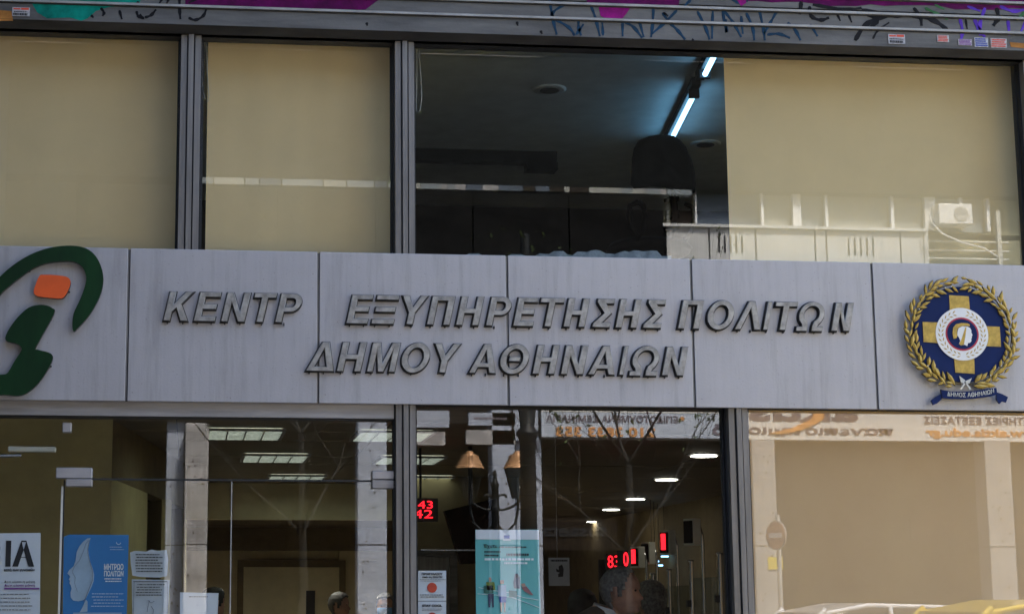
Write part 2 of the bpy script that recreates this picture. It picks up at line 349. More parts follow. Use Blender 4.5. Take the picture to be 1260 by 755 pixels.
def pf(px, py, y=YF): return P(px, py, y)
def stroke(mb, pts, wpx, y=YF - .002, taper=True):
    mb.mark()
    wd = wpx / 2200 * 8 / 2; q = [Vector((*pf(*p),)) for p in pts]; n = len(q); vs = []
    # smooth resample
    s = []
    for i in range(n - 1):
        a = q[max(i - 1, 0)]; b = q[i]; c = q[i + 1]; d = q[min(i + 2, n - 1)]
        for t in (0, .25, .5, .75): s.append(.5 * ((2 * b) + (c - a) * t + (2 * a - 5 * b + 4 * c - d) * t * t + (3 * b - a - 3 * c + d) * t ** 3))
    s.append(q[-1]); m = len(s)
    for i, p in enumerate(s):
        t = s[min(i + 1, m - 1)] - s[max(i - 1, 0)]; t = t.normalized() if t.length else Vector((1, 0)); nn = Vector((-t.y, t.x))
        k = wd * (.75 + .25 * math.sin(i * 1.7)) * (1 if not taper else (.6 + .4 * min(1, min(i, m - 1 - i) / 2)))
        vs += [(*(p + nn * k),), (*(p - nn * k),)]
    V = [(v[0], y, v[1]) for v in vs] + [(v[0], y + .0018, v[1]) for v in vs]; o = 2 * m; F = []
    for i in range(m - 1):
        F += [(2 * i, 2 * i + 1, 2 * i + 3, 2 * i + 2), (2 * i + o, 2 * i + 2 + o, 2 * i + 3 + o, 2 * i + 1 + o), (2 * i, 2 * i + 2, 2 * i + 2 + o, 2 * i + o), (2 * i + 1, 2 * i + 1 + o, 2 * i + 3 + o, 2 * i + 3)]
    mb.add(V, F)
def blob(mb, pts, y=YF - .0015):
    mb.mark(); mb.prism([pf(*p) for p in pts], y, y + .0013)
def jag(x0, x1, y0, y1, n, amp, seed, top=-14):
    rnd = random.Random(seed); p = [(x0, top)]; 
    for i in range(n + 1):
        t = i / n; p.append((x0 + (x1 - x0) * t, y0 + (y1 - y0) * t + (rnd.random() - .5) * amp))
    p.append((x1, top)); return p
mb = MB(); blob(mb, [(42, -14), (40, 6), (46, 16), (58, 23), (86, 22), (100, 26), (108, 23), (118, 14), (134, 9), (158, 7), (172, 4), (176, -14)]); mb.build_each('graffiti_patch', 'paint_teal', fa)
mb = MB(); blob(mb, jag(228, 440, 10, 12, 14, 2, 3), YF - .0017); blob(mb, [(438, -14), (438, 13), (450, 12), (470, -3), (474, -14)], YF - .0016); blob(mb, jag(915, 1262, 3, 12, 20, 5, 4)); blob(mb, [(722, -14), (722, 4), (735, 5), (770, 6), (835, 7), (838, -14)]); mb.build_each('graffiti_patch', 'paint_purple', fa)
mb = MB(); blob(mb, [(736, 7), (776, 9), (771, 17), (764, 25), (748, 25), (739, 20)], YF - .0021); blob(mb, [(905, -2), (912, 8), (918, 4), (918, -3)], YF - .0021); blob(mb, [(500, -14), (505, -2), (525, -2), (530, -14)], YF - .002); mb.build_each('graffiti_patch', 'paint_magenta', fa)
mb = MB()
for s_ in [[(676, 0), (680, 22), (685, 43)], [(699, 3), (680, 16), (684, 24), (700, 34), (707, 44)], [(712, 22), (712, 34), (715, 44)], [(709, 43), (718, 30)],
           [(726, 4), (733, 24), (738, 45)], [(742, 44), (741, 28)], [(766, 26), (766, 45)], [(768, 27), (780, 34), (790, 47)], [(786, 24), (792, 46)],
           [(804, 10), (803, 30), (801, 46)], [(815, 16), (824, 28), (834, 38), (843, 49)], [(833, 13), (818, 28), (802, 42)],
           [(858, 14), (868, 34), (873, 49)], [(877, 14), (876, 48)], [(889, 14), (894, 40), (893, 24)], [(891, 14), (902, 28), (912, 46)], [(912, 20), (914, 42)], [(918, 16), (926, 34), (928, 50)],
           [(934, 12), (939, 34), (941, 50)], [(957, 12), (948, 28), (940, 42)], [(944, 43), (958, 42), (972, 47)], [(969, 28), (979, 38), (985, 50)], [(997, 30), (1006, 45)], [(850, 0), (842, 8)], [(900, -2), (907, 3), (920, 1)]]:
    stroke(mb, s_, 5.0)
mb.build_each('graffiti_tag', 'paint_blue', fa)
mb = MB()
for s_ in [[(112, 19), (115, 22)], [(124, 10), (128, 16), (126, 20)], [(147, 13), (150, 24)], [(168, 14), (170, 20), (176, 23), (172, 18)], [(178, 22), (186, 19), (192, 12)], [(170, 2), (169, 8)], [(201, -4), (196, 5)], [(208, -2), (205, 5)],
           [(221, -3), (221, 12), (222, 24)], [(232, 22), (240, 25), (250, 20), (254, 11)], [(244, -2), (232, 4)], [(451, 28), (452, 32)], [(636, 27), (637, 32)], [(665, 38), (667, 42)], [(851, 49), (854, 50)], [(816, 16), (822, 20)]]:
    stroke(mb, s_, 4.6)
for s_, w_ in [([(986, 2), (984, 18)], 7), ([(996, 8), (998, 20), (1010, 25), (1020, 22)], 6), ([(1030, 18), (1034, 26)], 4), ([(1044, 18), (1048, 28)], 4), ([(1050, 18), (1064, 19)], 2), ([(1124, 10), (1132, 20), (1134, 32)], 6), ([(1066, 16), (1078, 24), (1070, 36)], 10),
               ([(1226, 10), (1228, 22), (1222, 32)], 8), ([(1188, 24), (1190, 36)], 4)]:
    stroke(mb, s_, w_, YF - .0022)
mb.build_each('graffiti_tag', 'paint_black', fa)
mb = MB()
for s_, w_ in [([(1052, 50), (1064, 32), (1082, 22), (1104, 19), (1130, 20), (1152, 27), (1166, 38)], 8), ([(1074, 48), (1080, 38), (1094, 28)], 4), ([(1060, 12), (1090, 16), (1120, 17)], 5), ([(1000, 6), (1040, 12), (1060, 10)], 6)]: stroke(mb, s_, w_, YF - .0020)
mb.build_each('graffiti_tag', 'paint_blackfog', fa)
mb = MB()
for s_, w_ in [([(1181, 23), (1184, 38), (1182, 52)], 6), ([(1199, 24), (1204, 36), (1212, 46)], 7), ([(1212, 10), (1206, 28), (1206, 44)], 6), ([(1240, 24), (1242, 44)], 6), ([(1190, 8), (1206, 14)], 5), ([(1230, 8), (1246, 14), (1262, 12)], 6), ([(1262, 26), (1256, 40)], 5)]: stroke(mb, s_, w_, YF - .0019)
mb.build_each('graffiti_tag', 'paint_violet', fa)
mb = MB()
for s_, w_ in [([(1138, 10), (1150, 16), (1166, 24)], 5), ([(1150, 6), (1162, 12)], 4), ([(1262, 14), (1250, 26)], 5), ([(886, -6), (892, -1)], 10)]: stroke(mb, s_, w_, YF - .0018)
mb.build_each('graffiti_tag', 'paint_green', fa)
mb = MB(); blob(mb, [(1242, 52), (1244, 58), (1264, 60), (1264, 54)]); blob(mb, [(-10, 12), (-10, 26), (16, 26), (14, 14)]); mb.build_each('graffiti_patch', 'paint_orange', fa)

mat('sticker_paper', (.40, .40, .42), .6, 0, .2, (60, 60, 60))
def sticker(x0, x1, y0, y1, label, style, seed):
    a = pf(x0, y1); b = pf(x1, y0); yy = YF - .004
    t = empty('sticker', ((a[0] + b[0]) / 2, yy, a[1]), label, 'sticker')
    MB().box((a[0], yy, a[1]), (b[0], yy + .0015, b[1])).build('sheet', 'sticker_paper', t)
    wdt, h = b[0] - a[0], b[1] - a[1]
    if style == 0:
        MB().box((a[0] + .5 * wdt, yy - .001, a[1] + .72 * h), (b[0] - .06 * wdt, yy, b[1] - .05 * h)).build('print', 'ink_red', t)
        MB().box((a[0] + .06 * wdt, yy - .001, a[1] + .74 * h), (b[0] - .55 * wdt, yy, b[1] - .1 * h)).build('print', 'ink_red', t)
        rows(MB(), a[0] + .05 * wdt, b[0], a[1] + .38 * h, a[1] + .6 * h, 1, yy, seed=seed).build('print', 'ink', t)
        rows(MB(), a[0] + .05 * wdt, b[0], a[1] + .03 * h, a[1] + .4 * h, 1, yy, seed=seed + 9, fill=.7).build('print', 'ink', t)
    else:
        rows(MB(), a[0] + .03 * wdt, b[0], a[1] + .05 * h, b[1] - .05 * h, 4, yy, seed=seed, fill=.6).build('print', ['', 'ink_red', 'ink_blue', 'ink_purple'][style], t)
    return t
sticker(1093, 1113, 43, 54, 'white sticker with red heading on the fascia under the black graffiti arch', 0, 3)
sticker(15, 37, 10, 20, 'white sticker with red heading beside the teal graffiti at far left', 0, 5)
sticker(1153, 1167, 44, 52, 'small torn white and red sticker between the arch and the violet strokes', 1, 6)
sticker(1179, 1195, 49, 56, 'pale sticker with violet print just left of the blue one on the fascia', 3, 7)
sticker(1199, 1215, 47, 58, 'blue printed sticker on the lower right fascia', 2, 8)
sticker(1219, 1238, 48, 59, 'pinkish red striped sticker right of the blue one near the fascia end', 1, 9)

# --- mullions: three ribs with black grooves --------------------------------
def mullion(x0, x1, z0, z1, parent, m='alu', y=-.075):
    wd = x1 - x0; u = wd / 3; g_ = .0035
    q = [(x0, y), (x0 + u - g_, y), (x0 + u - g_, y + .02), (x0 + u + g_, y + .02), (x0 + u + g_, y - .012), (x0 + 2 * u - g_, y - .012), (x0 + 2 * u - g_, y + .02),
         (x0 + 2 * u + g_, y + .02), (x0 + 2 * u + g_, y), (x1, y), (x1, .03), (x0, .03)]
    o = MB().zprism(q, z0, z1).build('mullion', m, parent)
    MB().box((x0 + u - g_ * .9, y + .012, z0 + .002), (x0 + u + g_ * .9, y + .0196, z1 - .002)).box((x0 + 2 * u - g_ * .9, y + .012, z0 + .002), (x0 + 2 * u + g_ * .9, y + .0196, z1 - .002)).build('groove', 'black', o)
    MB().box((x0 - .007, -.03, z0 + .001), (x0 - .0005, .028, z1 - .001)).box((x1 + .0005, -.03, z0 + .001), (x1 + .007, .028, z1 - .001)).build('gasket', 'black', o)
    return o
xA0, xA1 = at(221, 170, -.07).x, at(246, 170, -.07).x
xB0, xB1 = at(486.3, 180, -.07).x, at(509.8, 180, -.07).x
xC0, xC1 = at(900, 630, -.07).x, at(924, 630, -.07).x
xD0, xD1 = at(1266, 200, -.07).x, at(1290, 200, -.07).x
ZU0, ZU1 = ZS1 - .03, zB
for a, b in ((xA0, xA1), (xB0, xB1), (xD0, xD1)): mullion(a, b, ZU0, ZU1, ob)
zG = at(700, 502, 0).z + .02
mullion(xB0, xB1, .14, zG, ob); mullion(xC0, xC1, .14, zG, ob)
MB().box((XL, -.05, .12), (XR, .05, .22)).build('sill', 'alu', ob)
# light head strip over the left bay, thin dark line under it
zz1 = at(240, 494.5, -.05).z + .01; zz0 = at(240, 512.5, -.05).z
MB().box((XL, -.06, zz0), (xB0 - .008, .02, zz1)).build('head_strip', 'alu_light', ob)
MB().box((XL, -.05, zz0 - .006), (xB0 - .009, .015, zz0 - .0005)).build('gasket', 'black', ob)
# soffit above the glass, behind the sign
MB().box((XL, -.055, zG - .01), (XR, .06, ZS1 - .05)).build('spandrel', 'fascia_dark', ob)
# windows and panes
def window(x0, x1, z0, z1, y=0, parent=ob, name='window'):
    f = MB().box((x0, y - .004, z0), (x0 + .006, y + .03, z1)).box((x1 - .006, y - .004, z0), (x1, y + .03, z1)).box((x0 + .006, y - .004, z0), (x1 - .006, y + .03, z0 + .006)).box((x0 + .006, y - .004, z1 - .006), (x1 - .006, y + .03, z1)).build(name, 'gasket', parent)
    p = MB().add([(x0 + .005, y, z0 + .005), (x1 - .005, y, z0 + .005), (x1 - .005, y, z1 - .005), (x0 + .005, y, z1 - .005)], [(0, 1, 2, 3)]).build('pane', 'shop_glass', f)
    return f
window(XL, xA0 - .008, ZU0, ZU1); window(xA1 + .008, xB0 - .008, ZU0, ZU1); window(xB1 + .008, xD0 - .008, ZU0, ZU1); window(xD1 + .008, XR, ZU0, ZU1)
window(xB1 + .008, xC0 - .008, .22, zG - .01); window(xC1 + .008, XR, .22, zG - .01)

# --- ground floor left bay: glass door set ----------------------------------
zT = at(250, 590, 0).z; xd = at(77, 650, 0).x
gd = empty('glass_entrance', (-.3, 0, .22), 'frameless glass entrance with steel patch fittings left of the central mullion', 'glass entrance')
def pane(x0, x1, z0, z1, y, parent):
    return MB().add([(x0, y, z0), (x1, y, z0), (x1, y, z1), (x0, y, z1)], [(0, 1, 2, 3)]).build('pane', 'shop_glass', parent)
pane(XL, xd - .012, .22, zz0 - .007, 0.0, gd); pane(xd + .004, xB0 - .009, .22, zT - .004, 0.0, gd); pane(xd - .011, xB0 - .009, zT + .004, zz0 - .007, 0.0, gd)
MB().box((xd + .02, -.004, zT - .004), (xB0 - .01, .006, zT + .004)).build('pane_edge', 'gasket', gd)
MB().box((xd - .010, -.006, .23), (xd - .001, .008, at(77, 598, 0).z)).build('edge_strip', 'cream_enamel', gd)
MB().box((xd - .0005, -.005, .23), (xd + .0045, .007, at(77, 590, 0).z)).build('seal', 'black', gd)
xg = at(284.5, 650, 0).x
MB().box((xg - .002, -.003, .23), (xg + .002, .005, zT - .006)).build('pane_edge', 'plastic_grey', gd)
def fitting(a, b, c, d, m='chrome'):
    p = P(a, d); q = P(b, c); return bevel(MB().box((p[0], -.03, p[1]), (q[0], .02, q[1])).build('patch_fitting', m, gd), .003)
mat('steel_matt', (.42, .41, .42), .4, .6, .06)
fitting(69, 114, 575.5, 588.5, 'steel_matt'); fitting(81, 114, 589.5, 598.5, 'alu_light'); fitting(77, 88.5, 520, 532, 'steel_matt')
fitting(457, 486.5, 579.5, 589.5, 'steel_matt'); fitting(457, 486.5, 591, 601, 'alu_light')
dc = empty('door_closer', at(40, 553, .08), 'pale overhead door closer arm seen behind the left glass', 'door closer')
a = P(10, 554, .08); b = P(69, 549, .08)
bevel(MB().box((a[0], .06, a[1] - .006), (b[0], .1, a[1] + .018)).build('body', 'cream_enamel', dc), .004)
MB().tube([(a[0] - .1, .07, a[1] - .025), (a[0] + .06, .07, a[1] - .022)], .007).build('arm', 'chrome', dc)

# ================================================================ THE SIGN
YS = -.10
sg = empty('sign_band', (1.5, YS, ZS0), 'long lavender grey metal sign with raised silver Greek lettering across the facade', 'sign')
jx = [at(157, 400, YS).x, at(391.5, 400, YS).x, at(624.5, 400, YS).x, at(852.5, 412, YS).x, at(1076, 412, YS).x]
st = jx[1] - jx[0]; edges = [XL + .01] + jx + [jx[4] + st, jx[4] + 2 * st, jx[4] + 3 * st]
zs0 = (at(0, 492, YS).z + at(1260, 504.7, YS).z) / 2; zs1 = (at(0, 301.6, YS).z + at(1260, 327, YS).z) / 2
for i in range(len(edges) - 1):
    g_ = .0055; o = MB().box((edges[i] + g_, YS, zs0), (edges[i + 1] - g_, YS + .02, zs1)).build('panel', 'panel', sg); bevel(o, .0025, 2)
for e in edges:
    MB().box((e - g_ + .0005, YS + .006, zs0 + .001), (e + g_ - .004, YS + .0195, zs1 - .004)).build('joint_strip', 'panel_joint', sg)
    MB().box((e + g_ - .0036, YS + .012, zs0 + .001), (e + g_ - .0005, YS + .0195, zs1 - .004)).build('joint_gap', 'black', sg)
MB().box((edges[0], YS + .021, zs0 + .003), (edges[-1], -.056, zs1 - .003)).build('backing', 'fascia_dark', sg)
def letter_loops(ch, W):
    t, q = .225, .175; k = W / 2 - .12; ap = (W / 2 - .225) / k
    def arc(cx, cz, rx, rz, a0, a1, n=14): return [(cx + rx * math.cos(R(a0 + (a1 - a0) * i / n)), cz + rz * math.sin(R(a0 + (a1 - a0) * i / n))) for i in range(n + 1)]
    if ch == 'Ε': return [[(0, 0), (W, 0), (W, q), (t, q), (t, .41), (W - .05, .41), (W - .05, .59), (t, .59), (t, 1 - q), (W, 1 - q), (W, 1), (0, 1)]]
    if ch == 'Ξ': return [[(0, 0), (W, 0), (W, q), (0, q)], [(.04, .41), (W - .04, .41), (W - .04, .59), (.04, .59)], [(0, 1 - q), (W, 1 - q), (W, 1), (0, 1)]]
    if ch == 'Η': return [[(0, 0), (t, 0), (t, .41), (W - t, .41), (W - t, 0), (W, 0), (W, 1), (W - t, 1), (W - t, .59), (t, .59), (t, 1), (0, 1)]]
    if ch == 'Π': return [[(0, 0), (t, 0), (t, 1 - q), (W - t, 1 - q), (W - t, 0), (W, 0), (W, 1), (0, 1)]]
    if ch == 'Τ': return [[(W / 2 - t / 2, 0), (W / 2 + t / 2, 0), (W / 2 + t / 2, 1 - q), (W, 1 - q), (W, 1), (0, 1), (0, 1 - q), (W / 2 - t / 2, 1 - q)]]
    if ch == 'Ι': return [[(0, 0), (W, 0), (W, 1), (0, 1)]]
    if ch == 'Κ': return [[(0, 0), (t, 0), (t, .30), (.34, .43), (W - .26, 0), (W, 0), (.49, .57), (W - .02, 1), (W - .29, 1), (t, .57), (t, 1), (0, 1)]]
    if ch == 'Ν': return [[(0, 0), (t, 0), (t, .64), (W - t, 0), (W, 0), (W, 1), (W - t, 1), (W - t, .36), (t, 1), (0, 1)]]
    if ch == 'Μ': return [[(0, 0), (t - .02, 0), (t - .02, .70), (W / 2 - .1, 0), (W / 2 + .1, 0), (W - t + .02, .70), (W - t + .02, 0), (W, 0), (W, 1), (W - .28, 1), (W / 2, .32), (.28, 1), (0, 1)]]
    if ch == 'Υ': return [[(W / 2 - t / 2, 0), (W / 2 + t / 2, 0), (W / 2 + t / 2, .40), (W, 1), (W - .25, 1), (W / 2, .60), (.25, 1), (0, 1), (W / 2 - t / 2, .40)]]
    if ch == 'Α': return [[(0, 0), (.225, 0), (.225 + k * .2, .2), (W - .225 - k * .2, .2), (W - .225, 0), (W, 0), (W / 2 + .12, 1), (W / 2 - .12, 1)], [(.225 + k * .36, .36), (W - .225 - k * .36, .36), (W / 2, ap + .06)]]
    if ch == 'Λ': return [[(0, 0), (.225, 0), (W / 2, ap + .04), (W - .225, 0), (W, 0), (W / 2 + .12, 1), (W / 2 - .12, 1)]]
    if ch == 'Δ': return [[(0, 0), (W, 0), (W / 2 + .12, 1), (W / 2 - .12, 1)], [(.225 + k * .165, .165), (W - .225 - k * .165, .165), (W / 2, ap + .05)]]
    if ch == 'Ρ': return [[(0, 0), (t, 0), (t, .36), (W - .32, .36)] + arc(W - .32, .68, .32, .32, -85, 90) + [(0, 1)], [(t, .535), (W - .34, .535)] + arc(W - .34, .68, .13, .145, -85, 90) + [(t, .825)]]
    if ch in 'ΟΘ':
        o = [arc(W / 2, .5, W / 2, .5, 0, 350, 35), arc(W / 2, .5, W / 2 - .21, .5 - .18, 0, 350, 35)]
        if ch == 'Θ': o.append([(.29, .42), (W - .29, .42), (W - .29, .58), (.29, .58)])
        return o
    if ch == 'Σ': return [[(0, 0), (W, 0), (W, q), (.33, q), (.60, .5), (.35, 1 - q), (W, 1 - q), (W, 1), (.02, 1), (.02, .86), (.32, .5), (0, .15)]]
    if ch == 'Ω': return [[(0, 0), (W * .42, 0), (W * .42, .20)] + arc(W / 2, .58, W / 2 - .2, .26, 245, -65, 22) + [(W * .58, .20), (W * .58, 0), (W, 0), (W, .165), (W * .80, .165)] + arc(W / 2, .56, W / 2 * .98, .44, -48, 228, 28) + [(W * .20, .165), (0, .165)]]
def letter(ch, x0, x1, z0, z1, y):
    h = z1 - z0; sh = .22; T = (x1 - x0) / h; W = T - sh
    for _ in range(6):
        xs = [a + sh * b for lp in letter_loops(ch, W) for a, b in lp]; W += T - (max(xs) - min(xs))
    xm = min(a + sh * b for lp in letter_loops(ch, W) for a, b in lp)
    cu = bpy.data.curves.new('t', 'CURVE'); cu.dimensions = '2D'; cu.fill_mode = 'BOTH'; cu.extrude = .010; cu.bevel_depth = .003; cu.bevel_resolution = 0; cu.offset = -.003
    for lp in letter_loops(ch, W):
        sp = cu.splines.new('POLY'); sp.points.add(len(lp) - 1); sp.use_cyclic_u = True
        for p, (a, b) in zip(sp.points, lp): p.co = ((a + sh * b - xm) * h, b * h, 0, 1)
    o = bpy.data.objects.new('t', cu); col.objects.link(o); dg = bpy.context.evaluated_depsgraph_get(); me = bpy.data.meshes.new_from_object(o.evaluated_get(dg)); bpy.data.objects.remove(o)
    me.materials.clear()
    for v in me.vertices: v.co = (v.co.x - (x1 - x0) / 2, -v.co.z, v.co.y - h / 2)
    me.update(); o = link('letter', me, ['letter_face', 'letter_side', 'letter_edge'], sg, ((x0 + x1) / 2, y + .013, (z0 + z1) / 2))
    for p in me.polygons: p.material_index = 0 if p.normal.y < -.95 else (2 if p.normal.y < -.3 and p.normal.z > -.2 else 1)
    return o
def letter_plate(ch, x0, x1, z0, z1, par):  # added dark plate, wider than the letter, to give it a dark outline
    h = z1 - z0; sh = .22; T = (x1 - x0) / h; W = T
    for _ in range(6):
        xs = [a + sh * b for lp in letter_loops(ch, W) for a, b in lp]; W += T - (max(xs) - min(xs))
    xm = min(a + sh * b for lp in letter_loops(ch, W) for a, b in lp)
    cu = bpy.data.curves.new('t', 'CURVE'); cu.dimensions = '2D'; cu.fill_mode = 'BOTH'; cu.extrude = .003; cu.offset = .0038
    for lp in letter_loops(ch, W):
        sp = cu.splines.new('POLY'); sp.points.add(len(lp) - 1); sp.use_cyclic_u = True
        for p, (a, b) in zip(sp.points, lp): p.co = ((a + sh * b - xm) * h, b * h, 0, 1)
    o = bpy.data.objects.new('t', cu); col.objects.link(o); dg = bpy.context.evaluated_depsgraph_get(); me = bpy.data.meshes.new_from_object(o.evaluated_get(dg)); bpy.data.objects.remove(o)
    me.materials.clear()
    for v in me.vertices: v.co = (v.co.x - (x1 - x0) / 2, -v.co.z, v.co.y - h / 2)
    me.update(); return link('outline_plate', me, 'letter_side', par, ((x0 + x1) / 2, YS - .004, (z0 + z1) / 2))
mat('letter_edge', (.26, .25, .23), .45, .3)
L1 = [('Κ', 200.3, 238.4), ('Ε', 237.6, 272), ('Ν', 271.3, 308.6), ('Τ', 312, 340.8), ('Ρ', 338, 371.5), ('Ε', 425.6, 459.7), ('Ξ', 456.5, 492), ('Υ', 495.4, 527.9), ('Π', 524.8, 561), ('Η', 560.6, 596.4),
      ('Ρ', 597.5, 630), ('Ε', 631, 663.6), ('Τ', 665.5, 696), ('Η', 692.9, 727), ('Σ', 728.4, 758), ('Η', 757, 791), ('Σ', 790.9, 821), ('Π', 833.9, 868), ('Ο', 870.5, 904.5), ('Λ', 903.5, 935.7), ('Ι', 938.5, 952.2),
      ('Τ', 955, 983.9), ('Ω', 979, 1016), ('Ν', 1022.4, 1052.7)]
L2 = [('Δ', 376, 410.9), ('Η', 414, 451.5), ('Μ', 451, 493.2), ('Ο', 493.6, 529), ('Υ', 535, 567.6), ('Α', 575.8, 609.2), ('Θ', 614.7, 650.8), ('Η', 654, 688.8), ('Ν', 688.7, 724), ('Α', 722, 755), ('Ι', 760, 773.5), ('Ω', 772.3, 810.7), ('Ν', 812.5, 846.8)]
def avgz(pts, y): return sum(at(a, b, y).z for a, b in pts) / len(pts)
YL = YS - .026
l1t = avgz([(200, 358), (440, 362), (680, 366.5), (1050, 372.5)], YL); l1b = avgz([(200, 394), (440, 398), (680, 402), (1050, 408.3)], YL)
l2t = avgz([(400, 419), (600, 423.5), (840, 427.5)], YL); l2b = avgz([(400, 455), (600, 460), (840, 463)], YL)
rnd = random.Random(2)
for L, zt, zb in ((L1, l1t, l1b), (L2, l2t, l2b)):
    for ch, a, b in L:
        x0, x1 = at(a, 400, YL).x, at(b, 400, YL).x
        ov = .003 if ch in 'ΟΘΩ' else 0
        o = letter(ch, x0, x1, zb - ov, zt + ov, YL)
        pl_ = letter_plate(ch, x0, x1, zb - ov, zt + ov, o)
        stud = MB(); xs = [x0 + (x1 - x0) * .12, x0 + (x1 - x0) * .62] if ch not in 'ΤΥΡΙΟ' else [x0 + (x1 - x0) * .32]
        for xx in xs: stud.mark(); stud.cbox((xx + .003, YS - .006, zb - .004), (.0045, .011, .012))
        if rnd.random() < -1: stud.cbox((x1 - .004, YS - .006, zb + (zt - zb) * rnd.uniform(.3, .8)), (.006, .011, .004))
        stud.build_each('stud', 'black', o)

# --- logo at the left ---------------------------------------------------------
def smooth_poly(p, n=4):
    o = []; m = len(p)
    for i in range(m):
        a, b, c, d = [Vector(p[(i + k) % m]) for k in (-1, 0, 1, 2)]
        for j in range(n):
            t = j / n; o.append(tuple(.5 * ((2 * b) + (c - a) * t + (2 * a - 5 * b + 4 * c - d) * t * t + (3 * b - a - 3 * c + d) * t ** 3)))
    return o
def lg(pts, y): return smooth_poly([P(x / 3.594, 290 + yy / 3.594, y) for x, yy in pts], 3)
lo = empty('logo', at(60, 480, YS), "green figure with orange dot inside a sweeping green arc at the sign's left end", 'logo sign')
yl = YS - .035
arc = [(-110, 470), (-112, 380), (-80, 290), (-40, 230), (0, 180), (60, 128), (130, 85), (200, 58), (270, 45), (340, 45), (390, 60), (425, 92), (448, 138), (457, 190), (447, 250), (420, 310), (385, 362), (350, 400), (328, 422), (320, 402), (325, 345), (350, 290), (370, 240), (381, 195), (376, 158), (355, 128), (320, 113), (270, 112), (200, 122), (140, 147), (80, 190), (40, 222), (0, 260), (-40, 320), (-66, 400), (-64, 470)]
MB().prism(lg(arc, yl), yl, yl + .025, 0, 1).build('arc', ['logo_green', 'letter_side'], lo)
body = [(238, 345), (232, 320), (205, 307), (170, 305), (125, 318), (80, 358), (42, 408), (23, 450), (35, 466), (75, 476), (93, 492), (94, 508), (65, 552), (36, 602), (15, 612), (-30, 606), (-80, 560), (-120, 600), (-80, 672), (-20, 700), (20, 702), (60, 706), (95, 704), (130, 686), (170, 650), (205, 600), (230, 552), (232, 528), (212, 514), (165, 502), (160, 488)]
MB().prism(lg(body, yl), yl, yl + .025, 0, 1).build('figure', ['logo_green', 'letter_side'], lo)
dot = [(176, 175), (195, 172), (240, 173), (290, 180), (308, 192), (312, 212), (300, 245), (282, 272), (262, 277), (220, 274), (170, 268), (152, 256), (150, 240), (160, 208)]
MB().prism(lg(dot, yl), yl, yl + .025, 0, 1).build('dot', ['logo_orange', 'letter_side'], lo)
mb = MB()
for x, yy in ((128, 160), (186, 272), (303, 250), (222, 374), (222, 578), (160, 640)):
    p = P(x / 3.594, 290 + yy / 3.594, YS); mb.cbox((p[0], YS - .008, p[1]), (.014, .016, .004))
mb.build('stud', 'black', lo)

# --- crest at the right --------------------------------------------------------
def em(x, y, yy): return P(1090 + x / 3.973, 320 + y / 3.973, yy)
cr = empty('crest', at(1187, 490, YS), 'round navy and gold municipal crest with laurel wreath, helmeted head and ribbon on the sign', 'crest')
ye = YS - .03; k_ = 8 / 2200 / 3.973
c0 = em(370, 362, ye); kx = (em(470, 362, ye)[0] - em(370, 362, ye)[0]) / 100; kz = (em(370, 262, ye)[1] - em(370, 362, ye)[1]) / 100
MB().disc_y(c0, 232 * kz, ye, ye + .02, 64, 0, 232 * kx, 1).build('disc', ['navy', 'letter_side'], cr)
def E_(x, y): return (c0[0] + (x - 370) * kx, c0[1] - (y - 362) * kz)
for q in ([(318, 172), (414, 176), (416, 262), (318, 262)], [(182, 305), (280, 307), (280, 408), (182, 402)], [(470, 320), (557, 323), (558, 420), (470, 417)], [(326, 460), (424, 460), (422, 553), (328, 548)]):
    MB().prism([E_(*p) for p in q], ye - .004, ye - .0005).build('cross_arm', 'gold', cr)
md = MB().disc_y(c0, 128 * kz, ye - .006, ye - .0045, 48, 0, 128 * kx).build('medallion', 'white_paint', cr)
MB().disc_y(c0, 81 * kz, ye - .0075, ye - .0062, 40, 0, 81 * kx).build('ring', 'crimson', md)
MB().disc_y(c0, 73 * kz, ye - .009, ye - .0077, 40, 0, 73 * kx).build('field', 'navy', md)
def E2(p): x, y = p; return E_(370 + (x - 520) / 1.585, 362 + (y - 573) / 1.585)     # from the closer crop
MB().prism([E2(p) for p in [(448, 612), (443, 570), (450, 525), (475, 498), (515, 488), (560, 490), (580, 500), (578, 512), (545, 510), (510, 514), (485, 530), (476, 560), (478, 590), (470, 608)]], ye - .0125, ye - .0092).build('helmet_crest', 'gold', md)
MB().prism([E2(p) for p in [(482, 560), (492, 528), (520, 514), (560, 515), (580, 525), (590, 545), (588, 560), (597, 580), (590, 590), (590, 602), (584, 612), (586, 625), (575, 640), (558, 642), (552, 665), (530, 655), (505, 662), (488, 650), (500, 625), (492, 600), (480, 585)]], ye - .0115, ye - .0092).build('head', 'white_paint', md)
MB().prism([E2(p) for p in [(515, 600), (530, 560), (545, 520), (552, 520), (545, 560), (538, 600), (525, 655), (505, 662), (488, 650), (505, 625)]], ye - .0128, ye - .0116).build('cheek_guard', 'gold', md)
mb = MB()
for s_ in (-1, 1):                                                                     # small laurel on the medallion
    for i in range(13):
        a = R(-78 + i * 12.5); rr = 104
        for d in (-1, 1):
            cx, cy = 370 + s_ * math.cos(a) * (rr + d * 8), 362 - math.sin(a) * (rr + d * 8)
            t = a + math.pi / 2 + d * -.5; dx, dy = s_ * math.cos(t) * 11, -math.sin(t) * 11; nx, ny = -dy * .28, dx * .28
            mb.prism([E_(cx - dx, cy - dy), E_(cx + nx, cy + ny), E_(cx + dx, cy + dy), E_(cx - nx, cy - ny)], ye - .0072, ye - .0062)
o = mb.build('laurel', 'gold', md); o['kind'] = 'stuff'
leafmesh = []
